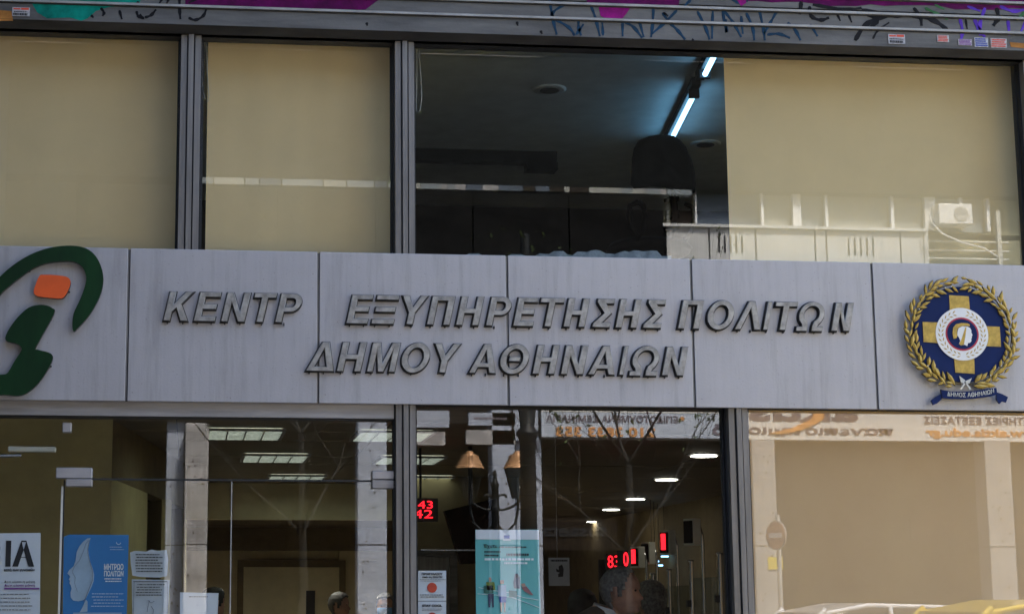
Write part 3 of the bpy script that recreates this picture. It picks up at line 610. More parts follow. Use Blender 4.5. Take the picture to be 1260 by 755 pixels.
def leaf_me(v):
    me = bpy.data.meshes.new('leaf'); L = .046 * (.85 + .3 * v); W = .0076
    vs = [(-L / 2, 0, 0), (-L * .2, -.001, W * .8), (L * .1, -.001, W), (L / 2, -.003, 0), (L * .1, -.001, -W), (-L * .2, -.001, -W * .8), (0, -.006, 0)]
    fs = [(6, 1, 0), (6, 2, 1), (6, 3, 2), (6, 4, 3), (6, 5, 4), (6, 0, 5)]
    back = [(x * 1.06, .0035, z * 1.22) for x, y, z in vs[:6]]
    me.from_pydata(vs + back, [], [f[::-1] for f in fs] + [(7, 8, 9, 10, 11, 12)] + [(i, (i + 1) % 6, 7 + (i + 1) % 6, 7 + i) for i in range(6)])
    me.materials.append(M('gold')); me.materials.append(M('gold_dark'))
    for i, p in enumerate(me.polygons): p.material_index = 0 if i < 6 else 1
    return me
LM = [leaf_me(v) for v in (0, .5, 1)]; rnd = random.Random(5)
def put_leaf(x, y, ang, sc_=1, yy=0):
    o = bpy.data.objects.new('leaf', LM[rnd.randrange(3)]); col.objects.link(o); p = E_(x, y)
    o.location = Vector((p[0], ye - .006 - yy, p[1])) - ORG[cr.name]; o.rotation_euler = (rnd.uniform(-.4, .4), -ang, rnd.uniform(-.15, .15)); o.scale = (sc_,) * 3; o.parent = cr; ORG[o.name] = Vector((0, 0, 0))
for s_ in (-1, 1):
    for i in range(20):
        a = R(-72 + i * 8.2); rr = 246
        cx, cy = 370 + s_ * math.cos(a) * rr, 362 - math.sin(a) * rr
        t = a + math.pi / 2                                            # leaves point up and along the stem
        for off, dt, yy in ((-22, .6, 0), (24, -.55, .001), (3, 0.05, .004)):
            x = 370 + s_ * math.cos(a) * (rr + off); y = 362 - math.sin(a) * (rr + off)
            tt = t + dt + rnd.uniform(-.42, .42)
            ang = tt if s_ == 1 else math.pi - tt
            put_leaf(x + rnd.uniform(-7, 7), y + rnd.uniform(-7, 7), ang, rnd.uniform(.75, 1.25) * (1.15 if i < 4 else 1), yy)
st_ = MB()
for s_ in (-1, 1):
    st_.tube([(*(lambda p: (p[0], ye + .0, p[1]))(E_(370 + s_ * math.cos(R(a)) * 244, 362 - math.sin(R(a)) * 244)),) for a in range(-86, 86, 8)], .0028, 5)
st_.build('stem', 'gold_dark', cr)
mb = MB()
for p in [(270, 600, 'c'), (160, 235, 'c')]: pass
for q in ([(372, 585), (345, 565), (352, 598), (366, 600)], [(372, 590), (405, 575), (392, 600), (376, 600)], [(366, 600), (345, 628), (352, 632), (372, 604)], [(374, 602), (392, 632), (400, 626), (380, 600)]):
    mb.prism([E_(*p) for p in q], ye - .008, ye - .004)
mb.build('bow', 'cream_enamel', cr)
mb = MB()
for i in range(10):
    a = R(rnd.uniform(-60, 80)); s_ = rnd.choice((-1, 1)); p = E_(370 + s_ * math.cos(a) * 236, 362 - math.sin(a) * 236); mb.disc_y(p, .0032, ye - .013, ye - .009, 8)
mb.build('berries', 'cream_enamel', cr)
def rb(pts): return smooth_poly([E_(x, y) for x, y in pts], 2)
rbn = MB().prism([E_(*p) for p in [(252, 632), (300, 640), (352, 640), (400, 638), (450, 630), (500, 622), (522, 620), (524, 652), (500, 660), (450, 668), (400, 674), (352, 676), (300, 676), (258, 672)]], ye - .008, ye + .006, 0, 1).build('ribbon', ['navy', 'letter_side'], cr)
MB().prism([E_(*p) for p in [(256, 650), (256, 676), (232, 698), (212, 706), (203, 684), (225, 668)]], ye - .004, ye + .004, 0, 1).build('ribbon_tail', ['navy', 'letter_side'], rbn)
MB().prism([E_(*p) for p in [(522, 640), (552, 650), (578, 664), (566, 690), (548, 684), (534, 697), (520, 676)]], ye - .004, ye + .004, 0, 1).build('ribbon_tail', ['navy', 'letter_side'], rbn)
a = E_(280, 668); b = E_(508, 640)
text('ΔΗΜΟΣ ΑΘΗΝΑΙΩΝ', a[0], b[0], a[1] + .004, b[1] - .002, ye - .009, 'lettering', 'cream_enamel', rbn, depth=.002, bold=.01, arc=lambda X: 0.9 * X * X - .002 + .07 * X)

# ================================================================ UPPER ROOM
ZC = 4.6
tag(MB().box((XL, .35, ZC), (XR, 6.0, ZC + .12)).build('ceiling', 'ceiling_dark'), kind='structure')
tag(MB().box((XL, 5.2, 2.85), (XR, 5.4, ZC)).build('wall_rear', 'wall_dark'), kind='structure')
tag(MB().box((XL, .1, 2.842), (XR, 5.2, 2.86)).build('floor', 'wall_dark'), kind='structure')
def blind(x0, x1, z0, z1, y, m, label, hem=True):
    t = empty('roller_blind', ((x0 + x1) / 2, y, z0), label, 'roller blind')
    n = 40; vs = []; fs = []
    for i in range(n + 1):
        x = x0 + (x1 - x0) * i / n; yy = y + .0016 * math.sin(i * .33 + x0) + .0010 * math.sin(i * .85 + 1)
        vs += [(x, yy, z0 + .02), (x, yy, z1 - .02)]
    fs = [(2 * i, 2 * i + 2, 2 * i + 3, 2 * i + 1) for i in range(n)]
    MB().add(vs, fs, 0, True).build('fabric', m, t)
    MB().box((x0, y - .01, z0), (x1, y + .01, z0 + .02)).build('bottom_bar', 'cream_enamel', t)
    MB().tube([(x0 - .01, y + .02, z1), (x1 + .01, y + .02, z1)], .022, 10).build('roller', 'cream_enamel', t)
    return t
YB = .10
b1 = blind(XL + .1, at(219, 170, YB).x, ZU0 - .15, ZU1 + .1, YB, 'blind', 'beige roller blind filling the leftmost upper window')
b2 = blind(at(254.5, 170, YB).x, at(483.5, 170, YB).x, ZU0 - .15, ZU1 + .1, YB, 'blind', 'beige roller blind lowered in the second upper window, between the two ribbed mullions')
b3 = blind(at(894.5, 190, YB).x, at(1252, 190, YB).x, ZU0 - .15, ZU1 + .1, YB, 'blind', 'wide beige roller blind in the upper window above the crest')
def cord(pts, parent):
    MB().tube([(P(x, y, .06)[0], .06, P(x, y, .06)[1]) for x, y in pts], .0016, 5).build('pull_cord', 'cord', parent)
cord([(252.5, 30), (251, 60), (248.5, 85), (249, 108), (252, 121), (256, 126), (257, 118), (254, 60), (253.5, 30)], b2)
lc = empty('pull_cord', at(516, 140, .06), 'thin white blind cord looping down beside the central upper mullion', 'blind cord')
cord([(514, 40), (515.5, 70), (518, 95), (519, 122), (517, 136), (513.5, 138), (512, 134), (513, 90), (512, 40)], lc)
def tube_lamp(pa, pb, lit0, lit1, label):
    a = atz(*pa, ZC - .06); b = atz(*pb, ZC - .06); d = (b - a)
    t = empty('tube_lamp', (a + b) / 2, label, 'tube light', 'ceiling tube lights')
    rz = math.atan2(d.y, d.x); c = (a + b) / 2; L = d.length
    o = MB().cbox((c.x, c.y, ZC - .03), (L, .05, .05), 0, rz).build('housing', 'black', t)
    p = a + d * lit0; q = a + d * lit1
    MB().tube([p + Vector((0, 0, -.02)), q + Vector((0, 0, -.02))], .015, 8).build('tube', 'tube_lit', t)
    for e in (p, q): MB().cbox((e.x, e.y, ZC - .075), (.03, .06, .05), 0, rz).build('socket', 'black', t)
tube_lamp((816, 188), (857, 106), .16, .93, 'lit fluorescent tube beside the office chair back')
tube_lamp((861, 100), (890, 42), .22, .95, 'lit fluorescent tube at the top edge of the blind, nearer the window')
for px, py, lb in ((676, 110, 'round recessed vent on the dark ceiling above the long dark track'), (868, 177, 'round recessed vent on the dark ceiling right of the office chair')):
    c = atz(px, py, ZC - .005); t = empty('ceiling_vent', c, lb, 'ceiling vent')
    MB().lathe((c.x, c.y, ZC - .012), [(.085, .0), (.10, .004), (.10, .01)], 20).build('rim', 'ceiling_dark', t); MB().lathe((c.x, c.y, ZC - .018), [(.055, 0), (.06, .005)], 16).build('opening', 'wall_dark', t)
a = atz(470, 194, ZC - .06); b = atz(683, 200, ZC - .06)
t = empty('ceiling_track', (a + b) / 2, 'long dark unlit ceiling track behind the open upper window', 'ceiling track')
MB().box((a.x, a.y - .05, ZC - .08), (b.x, a.y + .05, ZC - .001)).build('rail', 'office_black', t)
c = atz(645, 200, ZC - .06); MB().box((c.x, a.y - .07, ZC - .13), (b.x, a.y + .06, ZC - .081)).build('end_box', 'office_black', t)
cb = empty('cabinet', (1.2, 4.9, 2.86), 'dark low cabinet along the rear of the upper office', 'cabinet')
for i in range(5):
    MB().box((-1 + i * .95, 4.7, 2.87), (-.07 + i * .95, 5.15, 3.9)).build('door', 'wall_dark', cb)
# crumpled plastic sheet along the sill
mb = MB(); vs = []; fs = []; rnd = random.Random(4); n = 46
for i in range(n + 1):
    px = 560 + 266 * i / n; t = i / n
    h = [0, 3, 0, 0, 3, 1, 4, 7, 3, 7, 10, 5, 8, 9, 10, 4][int(min(15, t * 15.99))] * (.85 + .3 * rnd.random()); hh = [300.0 + 14 - h, 318]
    for q, j in ((hh[0], 0), ((hh[0] + hh[1]) / 2, 1), (hh[1] + 6, 2)):
        yy = .045 + .02 * j * -1 + .012 * math.sin(i * 1.9 + j) + .02; p = at(px, q + (px - 560) * .018, yy); vs.append((p.x, yy, p.z))
for i in range(n):
    for j in range(2): fs.append((3 * i + j, 3 * i + j + 1, 3 * i + 4 + j, 3 * i + 3 + j))
mat('plastic_film', (.20, .22, .22), .5, 0, .15, (40, 40, 40))
tag(mb.add(vs, fs, 0, True).build('plastic_sheet', 'plastic_film'), 'crumpled translucent plastic sheet lying along the sill of the open upper window', 'plastic sheet')

# --- office chair --------------------------------------------------------------
yc = 1.15
ch = empty('office_chair', (at(815, 300, yc).x, yc, 2.86), 'black swivel office chair seen from behind through the upper window', 'office chair')
q = [(145, 330), (146, 260), (150, 200), (158, 155), (180, 115), (230, 97), (290, 88), (350, 93), (385, 115), (415, 150), (445, 210), (463, 275), (468, 330), (466, 372), (420, 384), (330, 352), (240, 345), (160, 352)]
pl = [P(740 + x / 4.194, 150 + y / 4.194, yc) for x, y in q]; cxm = sum(p[0] for p in pl) / len(pl); czm = sum(p[1] for p in pl) / len(pl)
mb = MB(); n = len(pl); rings = []
for s_, yy in ((1, .0), (1.03, .025), (.98, .05), (.75, .062), (.4, .07), (.02, .072)): rings.append([(cxm + (p[0] - cxm) * s_, yc - yy - .06 + 1.1 * (p[0] - cxm) ** 2 + .35 * (p[1] - czm) ** 2, czm + (p[1] - czm) * s_) for p in pl])
for s_, yy in ((.75, .012), (.02, .016)): rings.insert(0, [(cxm + (p[0] - cxm) * s_, yc + yy - .05 + 1.1 * (p[0] - cxm) ** 2 * s_, czm + (p[1] - czm) * s_) for p in pl])
vs = [v for r_ in rings for v in r_]; fs = [(i * n + j, i * n + (j + 1) % n, (i + 1) * n + (j + 1) % n, (i + 1) * n + j) for i in range(len(rings) - 1) for j in range(n)]
mb.add(vs, fs, 0, True).build('backrest', 'office_black', ch)
def C_(x, y, d=0): p = P(740 + x / 4.194, 150 + y / 4.194, yc + d); return (p[0], yc + d, p[1])
MB().tube([C_(320, 240), C_(345, 330), C_(372, 400), C_(380, 470), C_(372, 540), C_(345, 620, .05), C_(300, 680, .1)], [.012, .016, .02, .02, .018, .02, .02], 8).build('back_bar', 'office_black', ch)
for z_ in (400, 492, 545): MB().tube([C_(325, z_ + 8), C_(362, z_), C_(400, z_ - 6)], [.012, .016, .013], 8).build('lever', 'office_black', ch)
MB().tube([C_(190, 412), C_(150, 430), C_(138, 480), C_(155, 550), C_(190, 600), C_(215, 560), C_(228, 490), C_(215, 430), C_(190, 412)], .0145, 8).build('armrest', 'office_black', ch)
MB().tube([C_(430, 420, .42), C_(470, 440, .42), C_(480, 500, .42), C_(460, 570, .42), C_(430, 610, .42)], .0145, 8).build('armrest', 'office_black', ch)
s0 = Vector(C_(270, 620)); bx_, bz_ = s0.x, s0.z
mb = MB(); mb.lathe((bx_ + .03, yc + .22, bz_ - .045), [(.16, 0), (.22, .02), (.235, .05), (.21, .08), (.1, .095)], 20); mb.build('seat', 'office_black', ch)
zc_ = 2.875
MB().tube([(bx_ + .03, yc + .22, bz_ - .05), (bx_ + .03, yc + .22, zc_ + .06)], [.03, .022], 10).build('column', 'chrome', ch)
for k in range(5):
    a = k * 2 * math.pi / 5 + .3; ex, ey = bx_ + .03 + .26 * math.cos(a), yc + .22 + .26 * math.sin(a)
    lg_ = MB().tube([(bx_ + .03, yc + .22, zc_ + .07), (ex, ey, zc_ + .045)], [.026, .016], 8).build('leg', 'office_black', ch)
    MB().lathe((ex, ey, zc_ - .014), [(.012, 0), (.026, .012), (.026, .035), (.012, .046)], 10).build('castor', 'office_black', lg_)

# ================================================================ GROUND FLOOR ROOM
ZF, ZK = .12, 2.6
tag(MB().box((XL, .05, .05), (XR, 17.1, ZF)).build('floor', 'floor_tile'), kind='structure')
cl = empty('ceiling', (1.5, 8, ZK), kind='structure')
MB().box((XL, .07, ZK + .03), (XR, 17.1, ZK + .05)).build('backing', 'wall_dark', cl)
tm = MB().box((-.597, -.297, 0), (.597, .297, .02)); me0 = None
for i in range(8):
    for j in range(27):
        x, y = XL + .65 + i * 1.2, .4 + j * .6
        if me0 is None:
            o = tm.build('ceiling_tile', 'tile_brown', cl, org=(0, 0, 0)); me0 = o.data; o.location = Vector((x, y, ZK)) - ORG[cl.name]
        else:
            o = bpy.data.objects.new('ceiling_tile', me0); col.objects.link(o); o.parent = cl; o.location = Vector((x, y, ZK + random.uniform(0, .003))) - ORG[cl.name]
wl = empty('wall_left', (-1, 1.7, ZF), kind='structure')
A = atz(139, 516, ZK); B = atz(229, 571, ZK)
MB().box((XL, A.y, ZF), (A.x, A.y + .12, ZK)).build('plaster', 'wall_olive', wl)
def vwall(a, b, z0, z1, m, parent, name='plaster', th=.1):
    d = (b - a).to_2d().normalized(); n_ = Vector((-d.y, d.x)) * th
    return MB().zprism([(a.x, a.y), (b.x, b.y), (b.x + n_.x, b.y + n_.y), (a.x + n_.x, a.y + n_.y)], z0, z1).build(name, m, parent)
zbulk = 2.28
vwall(A, B, zbulk, ZK, 'wall_brown', wl, 'bulkhead')
A2 = A + (B - A) * .42; A3 = A + (B - A) * .62
MB().zprism([(A.x, A.y), (A2.x, A2.y), (A2.x - .4, A2.y + .3), (A.x - .1, A.y + .1)][::1], ZF, zbulk - .001).build('plaster', 'wall_olive', wl)
MB().zprism([(A3.x, A3.y), (A3.x + .06, A3.y + .05), (A3.x + .06, A3.y + .3), (A3.x - .1, A3.y + .3)], ZF, zbulk - .001).build('pillar', 'wall_olive', wl)
MB().box((XL, B.y, ZF), (B.x, B.y + .15, ZK)).build('plaster', 'wall_brown', wl)
MB().box((B.x - .15, B.y + .16, ZF), (B.x, 17, ZK)).build('plaster', 'wall_beige', wl)
wr = empty('wall_rear', (1.5, 17, ZF), kind='structure')
MB().box((XL, 17.0, ZF), (XR, 17.14, ZK)).build('plaster', 'wall_beige', wr)
# partition behind the left part with the beige door
yd = 15.6
dp0 = at(300, 690, yd); dp1 = at(418, 690, yd)
MB().box((B.x, yd + .1, 2.3), (at(500, 650, yd).x, yd + .2, ZK)).build('plaster', 'wall_brown', wr)
MB().box((B.x, yd + .1, ZF), (dp0.x, yd + .2, 2.299)).build('plaster', 'wall_beige', wr)
MB().box((dp1.x, yd + .1, ZF), (at(500, 650, yd).x, yd + .2, 2.299)).build('plaster', 'wall_beige', wr)
MB().box((B.x, 7.0, 2.3), (at(494, 600, 7).x, 7.12, ZK)).build('bulkhead', 'wall_beige', wr)
dr = empty('door', ((dp0.x + dp1.x) / 2, yd + .1, ZF), 'beige double door with a narrow dark glazed slot at the back of the hall', 'door')
zdt = at(360, 697, yd).z
MB().box((dp0.x, yd + .06, ZF), (dp1.x, yd + .16, zdt)).build('leaf', 'door_beige', dr)
MB().box((dp0.x - .08, yd + .02, ZF), (dp0.x - .001, yd + .2, zdt + .09)).box((dp1.x + .001, yd + .02, ZF), (dp1.x + .08, yd + .2, zdt + .09)).box((dp0.x, yd + .02, zdt + .001), (dp1.x, yd + .2, zdt + .09)).build('frame', 'wall_brown', dr)
s0 = at(377, 726, yd); s1 = at(388, 726, yd); MB().box((s0.x, yd + .05, 1.0), (s1.x, yd + .059, s0.z)).build('glazed_slot', 'black', dr)
MB().box((dp0.x, yd + .17, 2.2), (dp1.x, yd + .2, 2.2999)).build('lintel', 'wall_beige', dr)
# right side wall brown, cream strip
MB().box((4.9, 3.0, ZF), (5.05, 17, ZK)).build('wall_right', 'wall_brown'); tag(bpy.data.objects['wall_right'], kind='structure')
# ceiling light panels
mp_ = None
mat('unseen_fill', (.8, .85, .8), .5, emit=(1, .95, .82), es=9)  # for the added unseen lamps that brighten the back of the hall
def light_panel(c, label, m='panel_lit'):
    t = empty('ceiling_light', c, label, 'ceiling light', 'louvred ceiling light panels')
    W, D = .42, .55
    f = MB().box((-W / 2 - .02, -D / 2 - .02, -.016), (W / 2 + .02, -D / 2, -.001)).box((-W / 2 - .02, D / 2, -.016), (W / 2 + .02, D / 2 + .02, -.001)).box((-W / 2 - .02, -D / 2, -.016), (-W / 2, D / 2, -.001)).box((W / 2, -D / 2, -.016), (W / 2 + .02, D / 2, -.001))
    for o in (f,): o.v = [v + c for v in o.v]; o.build('frame', 'alu', t)
    MB().box(c + Vector((-W / 2, -D / 2, -.006)), c + Vector((W / 2, D / 2, -.002))).build('diffuser', m, t)
    for k in range(1, 4): MB().box(c + Vector((-W / 2 + k * W / 4 - .004, -D / 2, -.018)), c + Vector((-W / 2 + k * W / 4 + .004, D / 2, -.0065))).build('louvre', 'alu', t)
    m = MB()
    for k in range(1, 7): m.box(c + Vector((-W / 2, -D / 2 + k * D / 7 - .008, -.014)), c + Vector((W / 2, -D / 2 + k * D / 7 + .008, -.0066)))
    m.build('slat', 'alu', t)
for px, py, lb in ((301, 532.5, 'largest louvred light panel near the top left of the hall ceiling'), (338, 562, 'second louvred light panel behind the largest one, left row'), (364, 586.5, 'third and farthest louvred panel of the left ceiling row'),
                   (482, 534.5, 'nearest louvred panel beside the central mullion, above the steel fitting'), (503, 564.5, 'second louvred panel of the row at the central mullion'), (519, 588, 'farthest louvred panel of the row at the central mullion')):
    light_panel(atz(px, py, ZK - .002), lb)
for yy, lb in ((8.4, 'added unseen fill light behind the bulkhead, nearer the glass'), (11.6, 'added unseen fill light behind the bulkhead, nearer the beige door')):
    light_panel(Vector((at(360, 700, yy).x, yy, ZK - .002)), lb, 'unseen_fill')
wh = [('largest downlight, nearest the glass at upper right', 866, 559.5), ('second downlight from the glass in the diagonal row', 820, 589), ('third downlight in the diagonal row over the counters', 782, 613), ('fourth downlight in the diagonal row', 752, 626), ('fifth downlight in the diagonal row, above the farthest one', 731, 641), ('farthest and smallest downlight in the diagonal row', 712, 651)]
for lb, px, py in wh:
    c = atz(px, py, ZK - .004); t = empty('downlight', c, 'round white ' + lb, 'downlight', 'round downlights in the hall ceiling')
    MB().lathe((c.x, c.y, ZK - .012), [(.09, .011), (.12, .010), (.125, .008), (.105, .007), (.09, .009)], 20).build('rim', 'black', t)
    MB().lathe((c.x, c.y, ZK - .013), [(.088, 0), (.09, .001)], 20).build('lens', 'down_lit', t)
# LED number board at the mullion
def led(txts, c, W, H, label, rz=0, name='number_display', case='black'):
    t = empty(name, (0, 0, 0), label, 'number display')
    bevel(MB().box((-W / 2, -.03, -H / 2), (W / 2, .03, H / 2)).build('case', case, t), .004)
    n = len(txts)
    for i, s_ in enumerate(txts):
        z1 = H / 2 - .1 * H - i * H * .8 / n; z0 = z1 - H * .8 / n + .05 * H
        text(s_, -W * .42, W * (.34 if n > 1 else .42), z0, z1, -.034, 'digits', 'led_red', t, depth=.003, bold=.0)
    t.location = c; t.rotation_euler = (0, 0, rz); return t
c = at(517.5, 627, 3.5); t = led(['Α43', '142'], c, .22, .15, 'black queue board with red digits beside the central mullion')
MB().tube([(0, 0, .075), (0, 0, ZK - c.z)], .008, 6).build('hanger', 'black', t)
# tilted black screen
q = [(547, 628), (612, 612), (616, 692), (567, 693)]; ys = (3.0, 3.6, 3.6, 3.0)
pp = [at(a, b, y_) for (a, b), y_ in zip(q, ys)]
t = empty('wall_screen', (pp[0] + pp[2]) / 2, 'black angled television hanging left of the teal poster', 'television')
mb = MB(); off = Vector((-.0, .07, 0)); vs = pp + [p + off for p in pp]
mb.add(vs, [(0, 1, 2, 3)[::-1], (4, 5, 6, 7), (0, 1, 5, 4), (1, 2, 6, 5), (2, 3, 7, 6), (3, 0, 4, 7)]).build('case', 'screen_black', t)
m_ = (pp[0] + pp[1]) / 2; MB().tube([m_ + Vector((0, .04, 0)), Vector((m_.x, m_.y + .04, ZK))], .015, 8).build('bracket', 'black', t)
# door and frame left in the centre room
x0, x1 = at(513, 700, 6).x, at(554, 700, 6).x; z_ = at(530, 684, 6).z
pw = MB().box((at(494, 600, 6).x, 6.1, ZF), (at(640, 600, 6).x, 6.2, ZK)).build('partition_wall', 'wall_brown'); tag(pw, 'olive brown partition wall behind the queue board and hanging screen', 'partition wall')
pw.hide_render = False
t = empty('side_door', (x0, 6.08, ZF), 'plain grey door in the partition behind the heat advice notice', 'door')
MB().box((at(495, 600, 6).x, 6.05, ZF), (x1, 6.095, z_)).build('leaf', 'alu', t); MB().box((x1 + .001, 6.02, ZF), (x1 + .06, 6.098, z_ + .05)).box((at(495, 600, 6).x, 6.02, z_ + .001), (x1, 6.098, z_ + .05)).build('frame', 'fascia', t)
a = at(518, 676, 2.6); b = at(585, 671, 2.6)
hr = MB().tube([a, (b.x, a.y, a.z)], .006, 6).build('hand_rail', 'chrome'); tag(hr, 'thin pale rail crossing below the queue board', 'rail')

# --- counter displays ---------------------------------------------------------
def counter_display(px, py, w_, h_, D, lit, label, rz=R(-68)):
    c = at(px, py, D); k = (D + 8) / 2200; W, H = .10, h_ * k
    t = empty('counter_display', (c.x, c.y, ZF), label, 'queue display')
    def X(p): return c + Matrix.Rotation(rz, 3, 'Z') @ Vector(p)
    def bx2(name, a, b, m):
        mb = MB().box(a, b); mb.v = [X(v) for v in mb.v]; return bevel(mb.build(name, m, t), .003)
    bx2('case', (-W / 2, -.022, -H / 2), (W / 2, .03, H / 2), 'cream_enamel')
    f = bx2('face', (-W / 2 + .008, -.028, -H / 2 + .012), (W / 2 - .008, -.0225, H / 2 - .012), 'screen_black')
    if lit:
        mb = MB().box((-W / 2 + .030, -.034, -H * .30), (W / 2 - .030, -.0285, H * .36)); mb.v = [X(v) for v in mb.v]; mb.build('lit_digits', 'led_red', t)
    p = c + Vector((.05, .03, 0))
    MB().tube([c + Vector((.03, .03, .02)), p + Vector((0, 0, .05)), p + Vector((.02, 0, -.02)), Vector((p.x + .02, p.y, ZF))], .011, 8).build('pole', 'chrome', t)
    MB().lathe((p.x + .02, p.y, ZF), [(.09, 0), (.09, .008), (.02, .02)], 16).build('foot', 'chrome', t)
counter_display(851, 654, 16, 33, 2.2, False, 'large white counter display unit nearest the right mullion, unlit')
counter_display(821, 667, 13, 30, 3.2, True, 'white counter display with a bright red lit face, second from the right mullion')
counter_display(797, 680, 9, 27, 4.3, False, 'slim pale counter display behind the red lit one')
counter_display(784, 685, 10, 26, 4.0, True, 'small counter display with red lit edge just right of the red digits')
c = at(753.5, 691, 4.6); t = led(['83'], c, .10, .115, 'small black display showing red 83 above the grey haired man'); MB().box((-.09, .031, -.4), (.09, .06, .02)).build('backing', 'black', t); MB().tube([(0, .045, -.41), (0, .045, ZF - c.z)], .012, 6).build('pole', 'chrome', t)
c = at(766, 688, 4.4); t = led(['0'], c, .055, .13, 'narrow display with one red digit right of the red 83', R(30)); MB().tube([(0, 0, -.068), (0, 0, ZF - c.z)], .01, 6).build('pole', 'chrome', t)
# chrome posts with glass between
pts_ = [(885, 681, 2.0, 'tall chrome post nearest the right mullion'), (850, 690, 2.6, 'chrome post with dark clip, second from the right mullion'), (823, 701, 3.2, 'thick chrome post, third from the right mullion'), (803, 706, 3.9, 'slim chrome post beside the grey haired man'), ]
prev = None
for px, py, D, lb in pts_:
    c = at(px, py, D); t = empty('partition_post', (c.x, c.y, ZF), lb, 'chrome post', 'chrome posts of the counter screen')
    MB().tube([(c.x, c.y, ZF), (c.x, c.y, c.z)], .016, 12).build('tube', 'chrome', t); MB().lathe((c.x, c.y, c.z - .004), [(.019, 0), (.019, .012), (.004, .016)], 12).build('cap', 'chrome', t)
    MB().cbox((c.x - .02, c.y, c.z - .25), (.025, .03, .04)).build('clip', 'black', t)
    if prev is not None:
        g_ = MB().box((prev.x - .02, 0, ZF + .9), (prev.x - .024, .001, ZF + .901)); 
        d = c - prev; a_, b_ = prev + d * .08, prev + d * .92; nn = Vector((-d.y, d.x, 0)).normalized() * .005
        MB().zprism([(a_.x - nn.x, a_.y - nn.y), (b_.x - nn.x, b_.y - nn.y), (b_.x + nn.x, b_.y + nn.y), (a_.x + nn.x, a_.y + nn.y)], ZF + .5, min(c.z, prev.z) - .1).build('glass_panel', 'thin_glass', t)
    prev = c
# counters
ct = empty('service_counter', (3.4, 6, ZF), 'long dark service counter under the queue displays', 'counter')
a = at(905, 800, 2.4); b = at(770, 780, 9.0)
vwall(Vector((a.x + .1, a.y, 0)), Vector((b.x + .25, b.y, 0)), ZF, 1.1, 'wall_beige', ct, 'front', .08); vwall(Vector((a.x + .14, a.y, 0)), Vector((b.x + .29, b.y, 0)), 1.101, 1.14, 'alu_light', ct, 'top', -.5)
# hanging lamps further back, small strips
for px, py, lb in ((760, 690, ''),): pass
for i, (px, py) in enumerate([(802, 684), (806, 690), (811, 695), (818, 684), (822, 697), (830, 697), (840, 697)]):
    c = at(px, py, 9 + i * .35)
    o = MB().cbox((c.x, c.y, c.z), (.07, .03, .012)).build('strip_light', 'tube_lit')
    tag(o, 'tiny pale strip light deep in the hall, ' + ['highest of the left cluster', 'second down in the left cluster', 'third down in the left cluster', 'under the red lit display', 'left one of the lowest row', 'middle one of the lowest row', 'right one of the lowest row'][i], 'strip light', 'tiny strip lights deep in the hall')
    MB().tube([(c.x, c.y, c.z + .006), (c.x, c.y, ZK)], .003, 4).build('cable', 'black', o)

# ================================================================ POSTERS AND NOTICES
def sheet(name, q, label, cat, m='paper', y=.012, wave=0.0, group=None):
    pp = [P(a, b, y) for a, b in q]
    xs = [p[0] for p in pp]; zs = [p[1] for p in pp]
    t = empty(name, ((min(xs) + max(xs)) / 2, y, min(zs)), label, cat, group)
    MB().prism(pp, y, y + .0015).build('sheet', m, t)
    return t, min(xs), max(xs), min(zs), max(zs)
YP = .010
t, x0, x1, z0, z1 = sheet('poster', [(-46, 656), (50, 655), (49, 770), (-46, 770)], 'white poster with large black ΒΙΑ letters and purple bar at the far left glass', 'poster')
for s_, a, b in (('Β', -30, 2), ('Ι', 6.5, 14), ('Α', 15, 43)):
    p = P(a, 696.5, YP); q = P(b, 664.5, YP); text(s_, p[0], q[0], p[1], q[1], YP, 'print', 'ink', t, bold=.05)
def tx(s_, a, b, c_, d, m='ink', par=None, y=YP, bold=.01, **k): p = P(a, d, y); q = P(b, c_, y); return text(s_, p[0], q[0], p[1], q[1], y, 'print', m, par, bold=bold, **k)
tx('κατά των γυναικών', 5, 43, 698.5, 703, par=t, bold=.03); tx('Δεν είσαι η μόνη', 5, 43, 713.5, 717, 'ink_grey', t); tx('Δεν είσαι μόνη', 5, 43, 718, 721.5, 'ink_purple', t, bold=.02)
p = P(5, 724.5, YP); q = P(48.5, 722.5, YP); MB().box((p[0], YP - .001, p[1]), (q[0], YP, q[1])).build('print', 'ink_purple', t)
mb = MB(); p = P(-10, 752, YP); q = P(42, 728, YP); rows(mb, p[0], q[0], p[1], q[1], 5, YP, seed=12, fill=.16); mb.build('print', 'ink', t)

t, x0, x1, z0, z1 = sheet('poster', [(78.5, 660), (85, 657), (158.5, 657.5), (155.5, 770), (77, 770)], 'blue poster with pale face profile and the words ΜΗΤΡΩΟ ΠΟΛΙΤΩΝ', 'poster', 'poster_blue')
def bl(x, y): return P(70 + x / 5.727, 640 + y / 5.727, YP)
prof = [(237, 122), (215, 125), (185, 148), (160, 178), (140, 220), (132, 280), (118, 320), (85, 350), (74, 372), (88, 385), (95, 395), (84, 412), (92, 425), (88, 440), (98, 455), (104, 478), (96, 505), (98, 540), (115, 562), (150, 567), (185, 560), (205, 545), (228, 500), (245, 465), (260, 425), (263, 380), (250, 330), (235, 290), (225, 240), (220, 200), (228, 160)]
MB().prism([bl(*p) for p in prof], YP - .001, YP).build('print', 'poster_pale', t)
MB().prism([bl(*p) for p in [(205, 555), (217, 570), (215, 640), (160, 645), (180, 610)]], YP - .001, YP).build('print', 'poster_pale', t)
mb = MB(); pts = [bl(*p) for p in [(232, 135), (218, 190), (218, 230), (232, 290), (250, 350), (250, 420), (230, 470), (208, 530), (190, 570)]]
for i in range(len(pts) - 1): mb.tube([(pts[i][0], YP - .002, pts[i][1]), (pts[i + 1][0], YP - .002, pts[i + 1][1])], .0012, 4)
